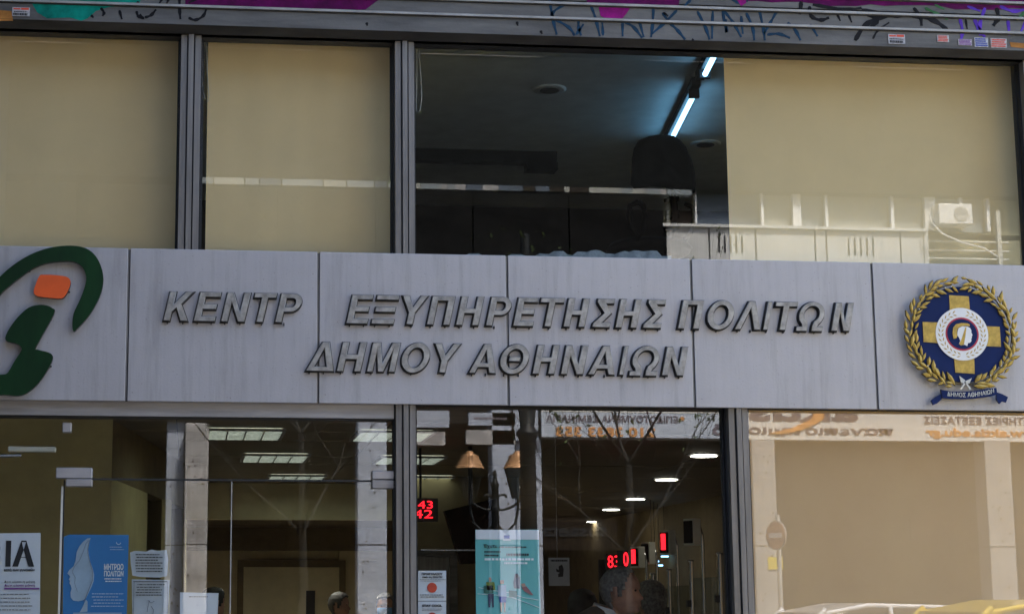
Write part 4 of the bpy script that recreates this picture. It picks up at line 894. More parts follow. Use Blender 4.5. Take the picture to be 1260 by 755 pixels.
pts = [bl(*p) for p in [(225, 140), (205, 160), (185, 220), (160, 280), (125, 320), (108, 360), (130, 400), (125, 440), (145, 500)]]
for i in range(len(pts) - 1): mb.tube([(pts[i][0], YP - .002, pts[i][1]), (pts[i + 1][0], YP - .002, pts[i + 1][1])], .0009, 4)
mb.build('print', 'ink_grey', t)
tx('ΜΗΤΡΩΟ', 128, 152, 693, 700.5, 'ink_white', t, bold=.03); tx('ΠΟΛΙΤΩΝ', 128, 152, 701.5, 708.5, 'ink_white', t, bold=.03)
mb = MB(); p = P(128, 716, YP); q = P(152, 710, YP); rows(mb, p[0], q[0], p[1], q[1], 2, YP, seed=3, fill=.4)
p = P(112, 747, YP); q = P(153, 728, YP); rows(mb, p[0], q[0], p[1], q[1], 5, YP, seed=4, fill=.14); p = P(134, 677, YP); q = P(153, 671, YP); rows(mb, p[0], q[0], p[1], q[1], 2, YP, seed=5, fill=.15); mb.build('print', 'ink_white', t)
mb = MB(); pts = [P(146 + 2 * 0 + math.cos(R(a)) * 2.6, 667 - math.sin(R(a)) * 2.2, YP) for a in range(-200, 20, 20)]
for i in range(len(pts) - 1): mb.tube([(pts[i][0], YP - .001, pts[i][1]), (pts[i + 1][0], YP - .001, pts[i + 1][1])], .0016, 4)
mb.build('print', 'ink_white', t)
p = P(90, 755, YP); q = P(150, 753, YP); MB().box((p[0], YP - .001, p[1] - .02), (q[0], YP, q[1])).build('print', 'poster_pale', t)

t, *_ = sheet('notice', [(160, 679), (166, 677), (180, 678), (186, 675.5), (194, 677), (205, 676), (207, 688), (205.5, 708), (196, 710), (172, 709), (163, 707.5), (161, 694)], 'crumpled taped notice above the framed one, right of the blue poster', 'notice', 'paper_grey')
mb = MB(); p = P(166, 704, YP); q = P(201, 680, YP); rows(mb, p[0], q[0], p[1], q[1], 7, YP, seed=21, fill=.35); mb.build('print', 'ink', t)
t, *_ = sheet('notice', [(162, 712), (209, 713), (205, 770), (163, 770)], 'white notice with thin black border under the crumpled one', 'notice', 'paper_grey')
mb = MB(); p = P(166, 733, YP); q = P(204, 717, YP); rows(mb, p[0], q[0], p[1], q[1], 5, YP, seed=22, fill=.3)
for a, b, c_, d in ((164, 206, 714.5, 715.3), (164, 164.8, 714.5, 770), (205.5, 206.2, 715, 770)):
    p = P(a, d, YP); q = P(b, c_, YP); mb.box((p[0], YP - .001, p[1]), (q[0], YP, q[1]))
for s_ in [[(182, 738), (186, 741), (190, 739)], [(184, 738), (182, 746), (181, 752)], [(186, 745), (189, 750), (188, 755)]]:
    mb.tube([(P(*p, YP)[0], YP - .001, P(*p, YP)[1]) for p in s_], .001, 4)
mb.build('print', 'ink', t)
t, *_ = sheet('notice', [(221.5, 728), (269, 729), (267, 770), (221.5, 770)], 'plain white sheet with faint lines taped in front of the concrete column', 'notice')
mb = MB(); p = P(230, 736, YP); q = P(262, 731, YP); rows(mb, p[0], q[0], p[1], q[1], 1, YP, seed=23, fill=.2); mb.build('print', 'ink_grey', t)

t, *_ = sheet('notice', [(514.5, 701.5), (549, 701.5), (549, 738.5), (514.5, 738.5)], 'white heat advice notice with orange red disc beside the central mullion', 'notice')
tx('ΠΡΟΦΥΛΑΞΟΥ', 519, 544.5, 704, 707, par=t, bold=.04); tx('από τη ΖΕΣΤΗ', 519.5, 544, 708, 711, par=t, bold=.04)
mb = MB(); p = P(516.5, 715, YP); q = P(549, 711.5, YP); rows(mb, p[0], q[0], p[1], q[1], 2, YP, seed=31, fill=.3); p = P(516.5, 735, YP); q = P(546, 730, YP); rows(mb, p[0], q[0], p[1], q[1], 2, YP, seed=32, fill=.4); mb.build('print', 'ink_grey', t)
MB().disc_y(P(531.6, 722.3, YP), 6.1 / 2200 * 8, YP - .001, YP, 24).build('print', 'ink_red', t)
t, *_ = sheet('notice', [(514.5, 739.3), (549, 739.3), (549, 775), (514.5, 775)], 'white STAY COOL notice directly under the heat advice notice', 'notice')
tx('STAY COOL', 519.5, 544, 743, 746, par=t, bold=.05); mb = MB(); p = P(518, 751.5, YP); q = P(548, 747.5, YP); rows(mb, p[0], q[0], p[1], q[1], 2, YP, seed=33, fill=.3); mb.build('print', 'ink_grey', t)
MB().disc_y(P(531.8, 759, YP), 6.1 / 2200 * 8, YP - .001, YP, 24).build('print', 'ink_red', t)

t, *_ = sheet('poster', [(584.8, 651.5), (663, 651), (665.5, 770), (586, 770)], 'teal poster with white top band, small flag and drawn people', 'poster', 'poster_teal')
p = P(585.3, 663, YP); q = P(663, 651.5, YP); MB().box((p[0], YP - .001, p[1]), (q[0], YP, q[1])).build('print', 'paper', t)
p = P(618.8, 664.5, YP); q = P(628.5, 656.5, YP); MB().box((p[0], YP - .002, p[1]), (q[0], YP - .001, q[1])).build('print', 'paper', t)
p = P(620, 662, YP); q = P(627, 658, YP); MB().box((p[0], YP - .003, p[1]), (q[0], YP - .002, q[1])).build('print', 'ink_blue', t)
tx('Έχετε', 595, 612, 669, 674.5, par=t, bold=.02)
mb = MB(); p = P(613, 675, YP); q = P(650, 670, YP); rows(mb, p[0], q[0], p[1], q[1], 1, YP, seed=41, fill=.3); p = P(595, 685, YP); q = P(616, 676, YP); rows(mb, p[0], q[0], p[1], q[1], 2, YP, seed=42, fill=.4); p = P(623, 684, YP); q = P(655, 679.5, YP); rows(mb, p[0], q[0], p[1], q[1], 1, YP, seed=43, fill=.6); mb.build('print', 'ink', t)
mb = MB(); p = P(594, 689.5, YP); q = P(664, 685.5, YP); rows(mb, p[0], q[0], p[1], q[1], 1, YP, seed=44, fill=.6); p = P(620, 694, YP); q = P(652, 690.5, YP); rows(mb, p[0], q[0], p[1], q[1], 1, YP, seed=45, fill=.6)
def pp3(x, y): return P(580 + x / 6.567, 640 + y / 6.567, YP)
for s_ in [[(50, 590), (200, 600), (330, 620), (440, 660), (545, 700)], [(60, 540), (150, 560), (300, 580), (420, 620), (540, 640)]]: mb.tube([(pp3(*p)[0], YP - .001, pp3(*p)[1]) for p in s_], .0014, 4)
mb.build('print', 'ink_white', t)
mat('print_green', (.02, .13, .10), .6); mat('print_olive', (.16, .22, .03), .6); mat('print_skin', (.55, .33, .24), .6); mat('print_navy', (.02, .03, .08), .6); mat('print_pink', (.35, .14, .15), .6)
def pr(m, *qs):
    mb = MB()
    for q in qs: mb.prism([pp3(*p) for p in q], YP - .0022, YP - .0012)
    mb.build('print', m, t)
pr('print_olive', [(120, 495), (185, 495), (195, 560), (125, 560)]); pr('print_green', [(98, 525), (175, 522), (178, 585), (100, 585)], [(303, 562), (368, 570), (368, 622), (305, 615)])
pr('print_navy', [(135, 590), (180, 590), (182, 700), (168, 700), (160, 620), (152, 700), (138, 700)], [(340, 500), (352, 430), (372, 425), (392, 460), (392, 548), (345, 545)])
pr('print_skin', [(140, 460), (155, 455), (163, 475), (160, 492), (143, 492)], [(233, 480), (262, 480), (262, 510), (235, 512)], [(232, 660), (248, 660), (246, 735), (236, 735)], [(262, 660), (278, 660), (276, 735), (264, 735)], [(358, 435), (372, 435), (374, 462), (360, 462)], [(400, 510), (430, 505), (440, 530), (410, 535)])
pr('poster_pale', [(215, 520), (280, 520), (285, 615), (215, 610)]); pr('ink_blue', [(225, 612), (285, 612), (280, 662), (228, 660)]); pr('print_pink', [(405, 540), (445, 530), (500, 600), (480, 600), (430, 570)])

# white sign with a small black figure deeper inside
t = empty('hanging_sign', at(688, 720, 2.0), 'small white sign with black pictogram hanging behind the glass right of the teal poster', 'sign')
p = at(675.5, 720, 2.0); q = at(700.5, 685.5, 2.0); MB().box((p.x, 2.0, p.z), (q.x, 2.006, q.z)).build('sheet', 'paper_grey', t)
mb = MB()
rows(mb, p.x + .01, q.x, q.z - .025, q.z - .008, 1, 2.0, seed=51, fill=.6)
P2 = lambda x, y: (lambda v: (v.x, v.z))(at(680 + x / 2.96, 500 + y / 2.96, 2.0))
mb.prism([P2(*a) for a in [(22, 580), (34, 574), (40, 590), (38, 618), (20, 620), (20, 608), (26, 604), (14, 600), (12, 588), (22, 594)]], 1.998, 1.9995); mb.build('print', 'ink', t)
MB().tube([(p.x + .05, 2.003, q.z), (p.x + .05, 2.003, ZK)], .0012, 4).build('thread', 'cord', t)

# ================================================================ PEOPLE
def lerp_t(z, tab):
    for (a, u), (b, v) in zip(tab, tab[1:]):
        if a >= z >= b: return u + (v - u) * (a - z) / (a - b + 1e-9)
    return tab[-1][1]
WX = [(.116, .002), (.105, .042), (.085, .063), (.05, .075), (.01, .077), (-.03, .073), (-.06, .063), (-.085, .052), (-.105, .036), (-.119, .004)]
YFr = [(.116, .002), (.105, .040), (.09, .062), (.06, .083), (.03, .092), (.02, .094), (.006, .087), (-.02, .087), (-.045, .089), (-.054, .090), (-.060, .0955), (-.066, .0905), (-.073, .095), (-.083, .086), (-.095, .091), (-.107, .083), (-.119, .03)]
YBk = [(.116, .002), (.105, .048), (.09, .070), (.05, .097), (.01, .102), (-.03, .090), (-.07, .062), (-.1, .03), (-.119, .0)]
NS = [(.2, 0), (.006, 0), (-.012, .008), (-.03, .021), (-.038, .024), (-.047, .010), (-.051, 0), (-.2, 0)]
def HZ(i, n): return .116 - .235 * (.5 - .5 * math.cos(math.pi * i / n)) if True else 0
def headpt(ph, z, face=True):
    f = math.cos(ph); sx = math.copysign(abs(math.sin(ph)) ** .85, math.sin(ph)); wx = lerp_t(z, WX)
    x = wx * sx
    if f >= 0:
        y = -lerp_t(z, YFr) * f ** .8
        if face:
            y -= lerp_t(z, NS) * math.exp(-(x / .015) ** 2)
            for s_ in (-1, 1): y += .007 * math.exp(-((x - s_ * .031) / .014) ** 2 - ((z - .005) / .010) ** 2) + .004 * math.exp(-((x - s_ * .04) / .015) ** 2 - ((z + .055) / .02) ** 2)
    else: y = lerp_t(z, YBk) * (-f) ** .8
    return Vector((x, y, z))
def person(px, py, D, face, label, hair, cloth, skin='skin', height=None, mask=False, bald=False, collar=False, female=False, lean=0.0, legs='cloth_dark'):
    top = at(px, py, D); H = top.z - ZF; S = H / (1.75 - lean * .5)
    root = empty('person', (top.x - math.sin(face) * lean, D + math.cos(face) * lean, ZF), label, 'person'); root.rotation_euler = (0, 0, face)
    nodes = []; edges = []; rad = []
    def nd(p, r, par=None):
        nodes.append(Vector(p) * S); rad.append((r[0] * S, r[1] * S) if isinstance(r, tuple) else (r * S, r * S))
        if par is not None: edges.append((par, len(nodes) - 1))
        return len(nodes) - 1
    # x = left/right, facing -y
    pel = nd((0, 0, .95), (.15, .115)); ab = nd((0, 0, 1.10), (.145, .105), pel); chs = nd((0, 0, 1.28), (.165, .115), ab); nk0 = nd((0, .02, 1.43), (.10, .085), chs); nk = nd((0, -lean * .55, 1.50 - lean * .25), .052, nk0); hd = nd((0, -.005 - lean, 1.575 - lean * .5), .052, nk)
    for s_ in (-1, 1):
        sh = nd((s_ * .155, .01, 1.395), .065, nk0); el = nd((s_ * .21, .03, 1.13), .045, sh); wr = nd((s_ * .20, -.07, .90), .028, el); pm = nd((s_ * .195, -.09, .85), (.034, .016), wr)
        for k in range(4):
            a = nd((s_ * .195, -.065 - .020 * k, .805 + .004 * k), .009, pm); nd((s_ * .185, -.07 - .021 * k, .755 + [.006, 0, .003, .014][k]), .0075, a)
        a = nd((s_ * .175, -.118, .84), .011, pm); nd((s_ * .165, -.135, .80), .008, a)
        hp = nd((s_ * .095, 0, .88), .092, pel); kn = nd((s_ * .10, -.015, .49), .058, hp); an = nd((s_ * .10, .02, .09), .04, kn); nd((s_ * .11, -.13, .04), (.042, .03), an)
    me = bpy.data.meshes.new('body'); me.from_pydata(nodes, edges, []); me.update()
    o = bpy.data.objects.new('body', me); col.objects.link(o)
    md_ = o.modifiers.new('skin', 'SKIN'); md_.use_smooth_shade = True
    for v, r_ in zip(me.skin_vertices[0].data, rad): v.radius = r_
    me.skin_vertices[0].data[0].use_root = True
    sb = o.modifiers.new('sub', 'SUBSURF'); sb.levels = 1; sb.render_levels = 1
    dg = bpy.context.evaluated_depsgraph_get(); m2 = bpy.data.meshes.new_from_object(o.evaluated_get(dg)); bpy.data.objects.remove(o)
    m2.materials.clear()
    for m_ in (cloth, legs, skin, 'black'): m2.materials.append(M(m_))
    for p in m2.polygons:
        c = p.center / S; p.use_smooth = True
        p.material_index = 2 if (c.z > 1.475 - lean * .3 and abs(c.x) < .062 and (c.y < .045 - lean * .35 or c.z > 1.5)) else (3 if c.z < .10 else (1 if c.z < .93 and abs(c.x) < .17 else (2 if c.z < .885 and abs(c.x) > .14 else 0)))
    o = bpy.data.objects.new('body', m2); col.objects.link(o); o.parent = root
    # head sculpted from a sphere; centre of the skull at z 1.64
    mb = MB(); K, N = 40, 46; vs = []; hc = Vector((0, -.01 - lean, 1.635 - lean * .5)); hof = Vector((0, -lean, -lean * .5))
    for i in range(N + 1):
        z = HZ(i, N)
        for j in range(K): vs.append((headpt(2 * math.pi * j / K, z) + hc) * S)
    fs = [(i * K + j, i * K + (j + 1) % K, (i + 1) * K + (j + 1) % K, (i + 1) * K + j) for i in range(N) for j in range(K)]
    mb.add(vs, fs, 0, True)
    hdo = mb.build('head', skin, root, org=(0, 0, 0)); hdo.location = (0, 0, 0); ORG[hdo.name] = Vector((0, 0, 0))
    for s_ in (-1, 1):
        e = MB(); e.lathe((0, 0, 0), [(.004, -.032), (.014, -.022), (.017, 0), (.021, .018), (.014, .032), (.003, .036)], 10, sx=.55, sy=1)
        e.v = [(Matrix.Rotation(s_ * .25, 3, 'Z') @ v + hof + Vector((s_ * .080, .006, 1.628))) * S for v in e.v]; q_ = e.build('ear', skin, hdo, org=(0, 0, 0)); q_.location = (0, 0, 0)
        e = MB(); e.lathe((0, 0, 0), [(.002, -.0055), (.0055, -.003), (.0065, 0), (.0055, .003), (.002, .0055)], 8, sx=1.5)
        e.v = [(v + hof + Vector((s_ * .032, -.087, 1.639))) * S for v in e.v]; q_ = e.build('eye', 'ink', hdo, org=(0, 0, 0)); q_.location = (0, 0, 0)
    # hair cap
    mb = MB(); vs = []; fs = []; rr = random.Random(len(label))
    for i in range(N + 1):
        z = HZ(i, N)
        for j in range(K):
            p = headpt(2 * math.pi * j / K, z, face=False); k = 1.03 + rr.random() * .03 + (0 if bald else .05)
            vs.append((Vector((p.x * k, p.y * k + .002, p.z * (k - .01))) + hc) * S)
    for i in range(N):
        for j in range(K):
            z = HZ(i + .5, N); ph = 2 * math.pi * (j + .5) / K; f = math.cos(ph)          # f = 1 at the face
            HL = [(1.01, .094), (.75, .088), (.5, .066), (.33, .034), (.2, -.004), (.12, -.026), (.02, -.018), (-.06, .022), (-.16, .026), (-.3, -.03), (-.5, -.078), (-1.01, -.088)]
            lim = lerp_t(f, HL) - (0 if bald else max(0, f) * .018) - (.03 if female and f < 0 else 0)
            if z > lim: fs.append((i * K + j, i * K + (j + 1) % K, (i + 1) * K + (j + 1) % K, (i + 1) * K + j))
    mb.add(vs, fs, 0, True); q_ = mb.build('hair', hair, hdo, org=(0, 0, 0)); q_.location = (0, 0, 0)
    so = q_.modifiers.new('solid', 'SOLIDIFY'); so.thickness = .010 * S; so.offset = -1
    if mask:
        mb = MB(); vs = []; n1 = 9
        for i in range(n1):
            a = (i / (n1 - 1) - .5) * 2.2
            for z_, k in ((-.105, .078), (-.07, .108), (-.035, .122), (-.012, .104)): vs.append((Vector((math.sin(a) * min(k, .083), -math.cos(a) * k, z_)) + hc) * S)
        fs = [(4 * i + j, 4 * i + j + 1, 4 * i + 5 + j, 4 * i + 4 + j) for i in range(n1 - 1) for j in range(3)]
        mb.add(vs, fs, 0, True); q_ = mb.build('face_mask', 'mask_blue', hdo, org=(0, 0, 0)); q_.location = (0, 0, 0)
    if collar:
        mb = MB(); vs = []
        for i in range(17):
            a = 2 * math.pi * i / 16; 
            for z_, k in ((1.462, .080), (1.492, .067)): vs.append(Vector((math.sin(a) * k, -math.cos(a) * k * .95 - lean * .42 + .0, z_ - .022 * math.cos(a))) * S)
        mb.add(vs, [(2 * i, 2 * i + 2, 2 * i + 3, 2 * i + 1) for i in range(16)], 0, True); q_ = mb.build('collar', 'shirt_white', root, org=(0, 0, 0)); q_.location = (0, 0, 0)
    return root
person(763, 699, 1.0, R(62), 'grey haired man in a brown jacket and white collar standing in profile inside the glass', 'hair_grey', 'cloth_brown', bald=True, collar=True, lean=.13)
person(716, 727, 2.4, R(150), 'dark haired person in dark clothes left of the grey haired man', 'hair_black', 'cloth_dark')
person(801, 716, 2.6, R(190), 'brown haired person half hidden just right of the grey haired man', 'hair_grey', 'cloth_brown', 'skin_dark')
person(417, 729.5, 8.2, R(70), 'dark haired man in profile in front of the beige door', 'hair_black', 'cloth_dark', 'skin_dark')
person(474, 731, 8.2, R(-10), 'person wearing a light blue face mask beside the central mullion', 'hair_grey', 'cloth_grey', mask=True)
person(262, 724, 6.0, R(120), 'dark haired person mostly hidden behind the plain white sheet', 'hair_black', 'cloth_dark')

# lower right blind behind the glass
YR = .09
blind(at(925.5, 630, YR).x, XR - .3, .5, zG + .03, YR, 'blind_tan', 'tan roller blind covering the whole lower right window')

# ================================================================ OPPOSITE SIDE OF THE STREET
DB = 15.0
def mx(px, D=DB, py=500): return mir(px, py, D).x
def mz(py, px=900, D=DB): return mir(px, py, D).z
Xs = sorted([mx(846), 30])
oa = empty('arcade_building', (8, -DB, 0), 'pale balcony building across the street over a dark shop arcade, seen only as a reflection', 'building')
zsill = mz(279, 950); zpb = mz(330, 950) - .25; ztop = mz(237, 1000)
x0 = mx(819, py=280)
# upper storey wall recess, parapet
MB().box((x0, -DB - .9, zsill - .1), (16, -DB - .6, 12.5)).build('wall', 'stucco', oa)
pj = [x0] + [mx(p, py=300) for p in (873, 930, 1003, 1017, 1108, 1140)]
for i in range(len(pj) - 1):
    MB().box((pj[i] + .012, -DB - .12, zpb), (pj[i + 1] - .012, -DB, zsill - .03)).build('parapet_panel', 'stone_white', oa)
MB().box((x0, -DB - .1, zpb), (pj[-1] + .0, -DB - .06, zsill - .035)).build('parapet_core', 'black', oa)
MB().box((x0 - .05, -DB - .25, zsill - .029), (pj[-1], -DB + .05, zsill + .01)).build('coping', 'stone_white', oa)
for g0, g1, n_ in ((885, 913, 5), (1044, 1074, 5)):
    for k in range(n_):
        xx = mx(g0 + (g1 - g0) * k / (n_ - 1), py=300); MB().box((xx - .012, -DB - .001, mz(313, 1000)), (xx + .012, -DB + .004, mz(292, 1000))).build('vent_slot', 'black', oa)
# window band
MB().box((x0, -DB - .3, zsill), (pj[-1] + 8, -DB - .22, ztop - .002)).build('window_band', 'olive_metal', oa)
for a, b in ((855, 857), (936, 939), (975, 985), (1015, 1018), (1095, 1099), (1137, 1150), (1180, 1184), (1213, 1217)):
    p = mx(a, DB + .1, 255); q = mx(b, DB + .1, 255); MB().box((p, -DB - .16, zsill + .02), (q, -DB - .08, ztop - .003)).build('window_post', 'white_paint', oa)
bl_ = [821, 826, 827, 855, 857, 936, 939, 975, 985, 1015, 1018, 1095, 1099, 1137, 1150, 1180, 1184, 1213]
mat('curtain', (.34, .34, .30), .85, 0, .1, (2, 2, 1)); mat('curtain_grey', (.22, .25, .26), .6, 0, .1, (2, 2, 1)); mat('window_blue', (.07, .095, .13), .6, 0, .2, (2, 2, 1))
for i in range(0, len(bl_), 2):
    p = mx(bl_[i], DB + .1, 255); q = mx(bl_[i + 1], DB + .1, 255); MB().box((p + .01, -DB - .219, zsill + .02), (q - .01, -DB - .18, ztop - .004)).build('window_pane', 'curtain' if i in (0, 6, 10, 12) else ('shop_dark' if i == 2 else ('window_blue' if i == 4 else 'curtain_grey')), oa)
# dark canopy over the windows, upper storeys
MB().box((-20, -DB - .5, ztop), (16, -DB + .03, ztop + .9)).build('canopy', 'canvas', oa)
MB().box((-20, -DB - .45, ztop + .901), (16, -DB, 11)).build('upper_facade', 'canvas', oa)
for i in range(7):
    w0 = -6 + i * 3.0
    if w0 > 13: break
    f = MB().box((w0, -DB, 8.9), (w0 + 1.6, -DB + .03, 10.6)).build('window', 'alu', oa); MB().box((w0 + .08, -DB + .031, 8.98), (w0 + 1.52, -DB + .036, 10.52)).build('pane', 'screen_black', f)
# olive balcony with railing at right
p0 = pj[-1] + .02; MB().box((p0, -DB - .3, zpb), (16, -DB - .2, zsill - .08)).build('balcony_front', 'olive_metal', oa)
for zz in (mz(296, 1200), mz(307, 1200), mz(317, 1200)): MB().tube([(p0, -DB - .1, zz), (mx(1245, py=300), -DB - .1, zz)], .016, 6).build('balcony_rail', 'cream_enamel', oa)
MB().box((p0 - .06, -DB - .15, zpb), (p0, -DB + .02, zsill)).build('balcony_post', 'stone_white', oa)
MB().box((mx(1242), -DB - .12, zpb), (mx(1247), -DB - .05, zsill + .3)).build('balcony_post', 'cream_enamel', oa)
# ac unit
a = mir(1150, 278, DB - .0); b = mir(1190, 254, DB - .0)
ac = empty('air_conditioner', (a.x, -DB, a.z), 'white air conditioning unit on the balcony right of the pale parapet', 'air conditioner')
bevel(MB().box((a.x, -DB - .1, a.z), (b.x, -DB + .16, b.z)).build('case', 'white_paint', ac), .01); MB().disc_y(((a.x * .35 + b.x * .65), (a.z + b.z) / 2), .1, -DB + .162, -DB + .17, 20, 0).build('fan_grille', 'plastic_grey', ac)
hs = MB().tube([mir(1143, 262, DB - .2), mir(1146, 274, DB - .2), mir(1160, 288, DB - .2), mir(1185, 299, DB - .2), mir(1210, 305, DB - .2), mir(1228, 316, DB - .2)], .014, 6).build('hose', 'white_paint', ac)
# ground floor: sign fascia boards
zb0 = mz(540.5, 1000); zb1 = mz(505, 1000) + .14; zb2 = mz(538, 780)
MB().box((mx(666, py=520), -DB - .3, zb0 + .0), (20, -DB - .02, zpb - .3)).build('fascia_beam', 'stucco', oa)
mat('awning_cream', (.6, .55, .42), .8)
s1 = empty('shop_sign', (mx(780), -DB, zb0), 'blue grey sign board reading ΕΠΙΔΟΤΟΥΜΕΝΑ ΣΕΜΙΝΑΡΙΑ and 210 3833 353, mirrored in the glass', 'shop sign')
MB().box((mx(666, py=520), -DB - .015, zb0 + .005), (mx(903, py=520), -DB + .02, mz(508, 780))).build('board', 'sign_blue', s1)
MB().box((mx(666, py=520), -DB - .015, mz(507.5, 780)), (mx(903, py=520), -DB + .022, mz(502, 780) + .15)).build('top_strip', 'sign_cream', s1)
def mt(s_, a, b, c_, d, m, par, D=DB - .024, **k):     # a..b: pixel range in the mirror, c..d top and bottom
    p = mir(a, d, D); q = mir(b, c_, D); cy = (c_ + d) / 2
    return text(s_, p.x, q.x, mir((a + b) / 2, d, D).z, mir((a + b) / 2, c_, D).z, -D, 'lettering', m, par, back=True, depth=.01, **k)
mt('ΕΠΙΔΟΤΟΥΜΕΝΑ ΣΕΜΙΝΑΡΙΑ', 672, 834, 510.5, 519, 'sign_ink', s1, bold=.02); mt('210 3833 353', 684, 806, 525, 537, 'sign_orange', s1, bold=.03); mt('ό', 877, 890, 521, 535, 'sign_ink', s1, bold=.05)
mt('•', 837, 842, 512, 517, 'sign_orange', s1)
s2 = empty('shop_sign', (mx(1080), -DB, zb0), 'cream sign board with large lower case lettering and orange swoosh, mirrored at right', 'shop sign')
MB().box((mx(904, py=520), -DB - .015, zb0 - .005), (mx(1420, py=520), -DB + .02, zb1 + .15)).build('board', 'sign_cream', s2)
mt('aktis', 921, 1055, 490, 518, 'sign_ink', s2, bold=.03); mt('πανεπιστημιο', 921, 1098, 526, 537, 'sign_ink', s2, bold=.025); mt('ΚΑΤΑΤΑΚΤΗΡΙΕΣ ΕΞΕΤΑΣΕΙΣ', 1137, 1320, 513, 522, 'sign_ink', s2); mt('www.aktis.edu.gr', 1139, 1290, 527, 540, 'sign_orange', s2, bold=.03)
q = [(945, 533), (975, 526), (998, 515), (1004, 503), (1020, 496), (1014, 506), (1014, 514), (1006, 520), (988, 528), (966, 533)]
MB().prism([(mir(a, b, DB - .03).x, mir(a, b, DB - .03).z) for a, b in q], -DB + .03, -DB + .04).build('swoosh', 'sign_orange', s2)
# grey boards at the left
for i, (a, b, c_, d, lb) in enumerate(((500, 553, 505, 525, 'upper grey sign board left of the iron pole reflection'), (496, 548, 531, 547, 'lower weathered board hanging under the left grey board'), (577, 634, 508, 523, 'upper pale board with faint line of print, left of the iron pole'), (574, 634, 529, 546, 'lower pale board under the printed board'), (630, 662, 503, 541, 'tall pale board behind the iron pole'))):
    p = mir(a, d, DB); q = mir(b, c_, DB); o = MB().box((p.x, -DB - .1, p.z), (q.x, -DB, q.z)).build('board', ['concrete_blue', 'concrete'][i % 2]); tag(o, lb, 'sign board')
    if i == 2: rows(MB(), p.x + .05, q.x - .05, p.z + .07, q.z - .05, 1, -DB + .003, seed=61, fill=.6).build('lettering', 'sign_ink', o)
# dark interior of the arcade
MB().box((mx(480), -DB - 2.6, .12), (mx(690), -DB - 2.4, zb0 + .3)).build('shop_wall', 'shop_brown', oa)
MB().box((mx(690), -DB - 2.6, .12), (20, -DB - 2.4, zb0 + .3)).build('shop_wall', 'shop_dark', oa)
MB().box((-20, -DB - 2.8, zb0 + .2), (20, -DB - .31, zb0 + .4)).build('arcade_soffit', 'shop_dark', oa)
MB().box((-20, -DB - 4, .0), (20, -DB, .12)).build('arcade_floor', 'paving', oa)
# unnamed shop lettering on the dark glass
s3 = MB().box((mir(655, 640, DB + .5).x, -DB - .6, mir(700, 676, DB + .5).z), (mir(760, 640, DB + .5).x, -DB - .55, mir(700, 637, DB + .5).z)).build('shop_sign', 'shop_dim')
tag(s3, 'dim brown board with black lower case lettering, faint behind the downlights', 'shop sign'); mt('susaeta', 666, 747, 646, 660, 'black', s3, D=DB + .54, bold=.03)
s4 = MB().box((mir(1122, 640, DB + .5).x, -DB - .6, mir(1150, 664, DB + .5).z), (mir(1210, 640, DB + .5).x, -DB - .55, mir(1150, 637, DB + .5).z)).build('shop_sign', 'shop_brown')
tag(s4, 'faint brown board over the shop at right with pale letters', 'shop sign')
# columns
mat('column_grey', (.40, .385, .36), .85, 0, .12, (2, 2, 2), .3, 25, streak=.12)
def column(a, b, ytop, D, m, label, cat='column'):
    xa, xb = mx(a, D, 600), mx(b, D, 600); zt = mir((a + b) / 2, ytop, D).z
    t = empty('column', ((xa + xb) / 2, -D, .12), label, cat)
    bevel(MB().box((xa, -D - .35, .12), (xb, -D, zt)).build('shaft', m, t), .01)
    for z_ in (1.25, 2.35): MB().box((xa - .002, -D - .2, z_), (xb + .002, -D + .002, z_ + .012)).build('joint', 'shop_dark', t)
    mb = MB(); rr = random.Random(a)
    for k in range(10): mb.disc_y((rr.uniform(xa + .05, xb - .05), rr.uniform(1.4, zt - .1)), .014, -D + .001, -D + .003, 8)
    mb.build('bolt_hole', 'shop_dark', t); return t
column(227, 256, 520, DB, 'concrete', 'weathered concrete column mirrored behind the plain white sheet'); column(204, 226, 510, DB + .4, 'concrete_blue', 'shaded grey column just left of the weathered concrete one')
column(440, 476, 510, DB, 'concrete_blue', 'pale grey column mirrored left of the central mullion, under the right patch fitting')
column(606, 634, 500, DB, 'concrete_blue', 'wide blue grey pilaster behind the lantern spike'); column(635, 667, 540, DB + .1, 'concrete_blue', 'blue grey pilaster strip right of the seam, behind the iron pole')
column(926, 955, 541, DB - .1, 'column_grey', 'pale column mirrored beside the round sign in the right window'); column(1214, 1246, 541, DB - .1, 'column_grey', 'pale column mirrored at the far right of the right window')
column(-60, -30, 500, DB, 'concrete', 'concrete column beyond the left edge of the glass')
# left dark building with a strip of bright windows
ol = empty('dark_building', (-2, -DB, 0), 'dark clad building across the street with one strip of bright windows', 'building')
xl = x0 - .02
for i in range(9):
    for j in range(2):
        xa = xl - (i + 1) * 1.3; MB().box((xa + .01, -DB - .1, zb1 + .35 + j * 1.35), (xa + 1.29, -DB + .02, min(zb1 + .35 + (j + 1) * 1.35 - .02, ztop - .1))).build('cladding_panel', 'dark_stone', ol)
MB().box((xl - 12, -DB - .3, zb1 + .3), (xl, -DB - .11, ztop - .08)).build('core', 'shop_dark', ol)
zz_ = ztop - .075
sp = [500, 515, 540, 548, 556, 570, 590, 610, 640, 655, 672, 690, 697, 720, 760, 772, 790, 806, 815, 846]
for i in range(len(sp) - 1):
    p, q = mx(sp[i], DB + .2, 240), mx(sp[i + 1], DB + .2, 240)
    MB().box((p + .004, -DB - .1, zz_), (q - .004, -DB + .028, ztop - .002)).build('window_pane', ['curtain', 'window_blue', 'curtain_grey', 'shop_dark', 'concrete'][(i * 7 + i // 3) % 5], ol)
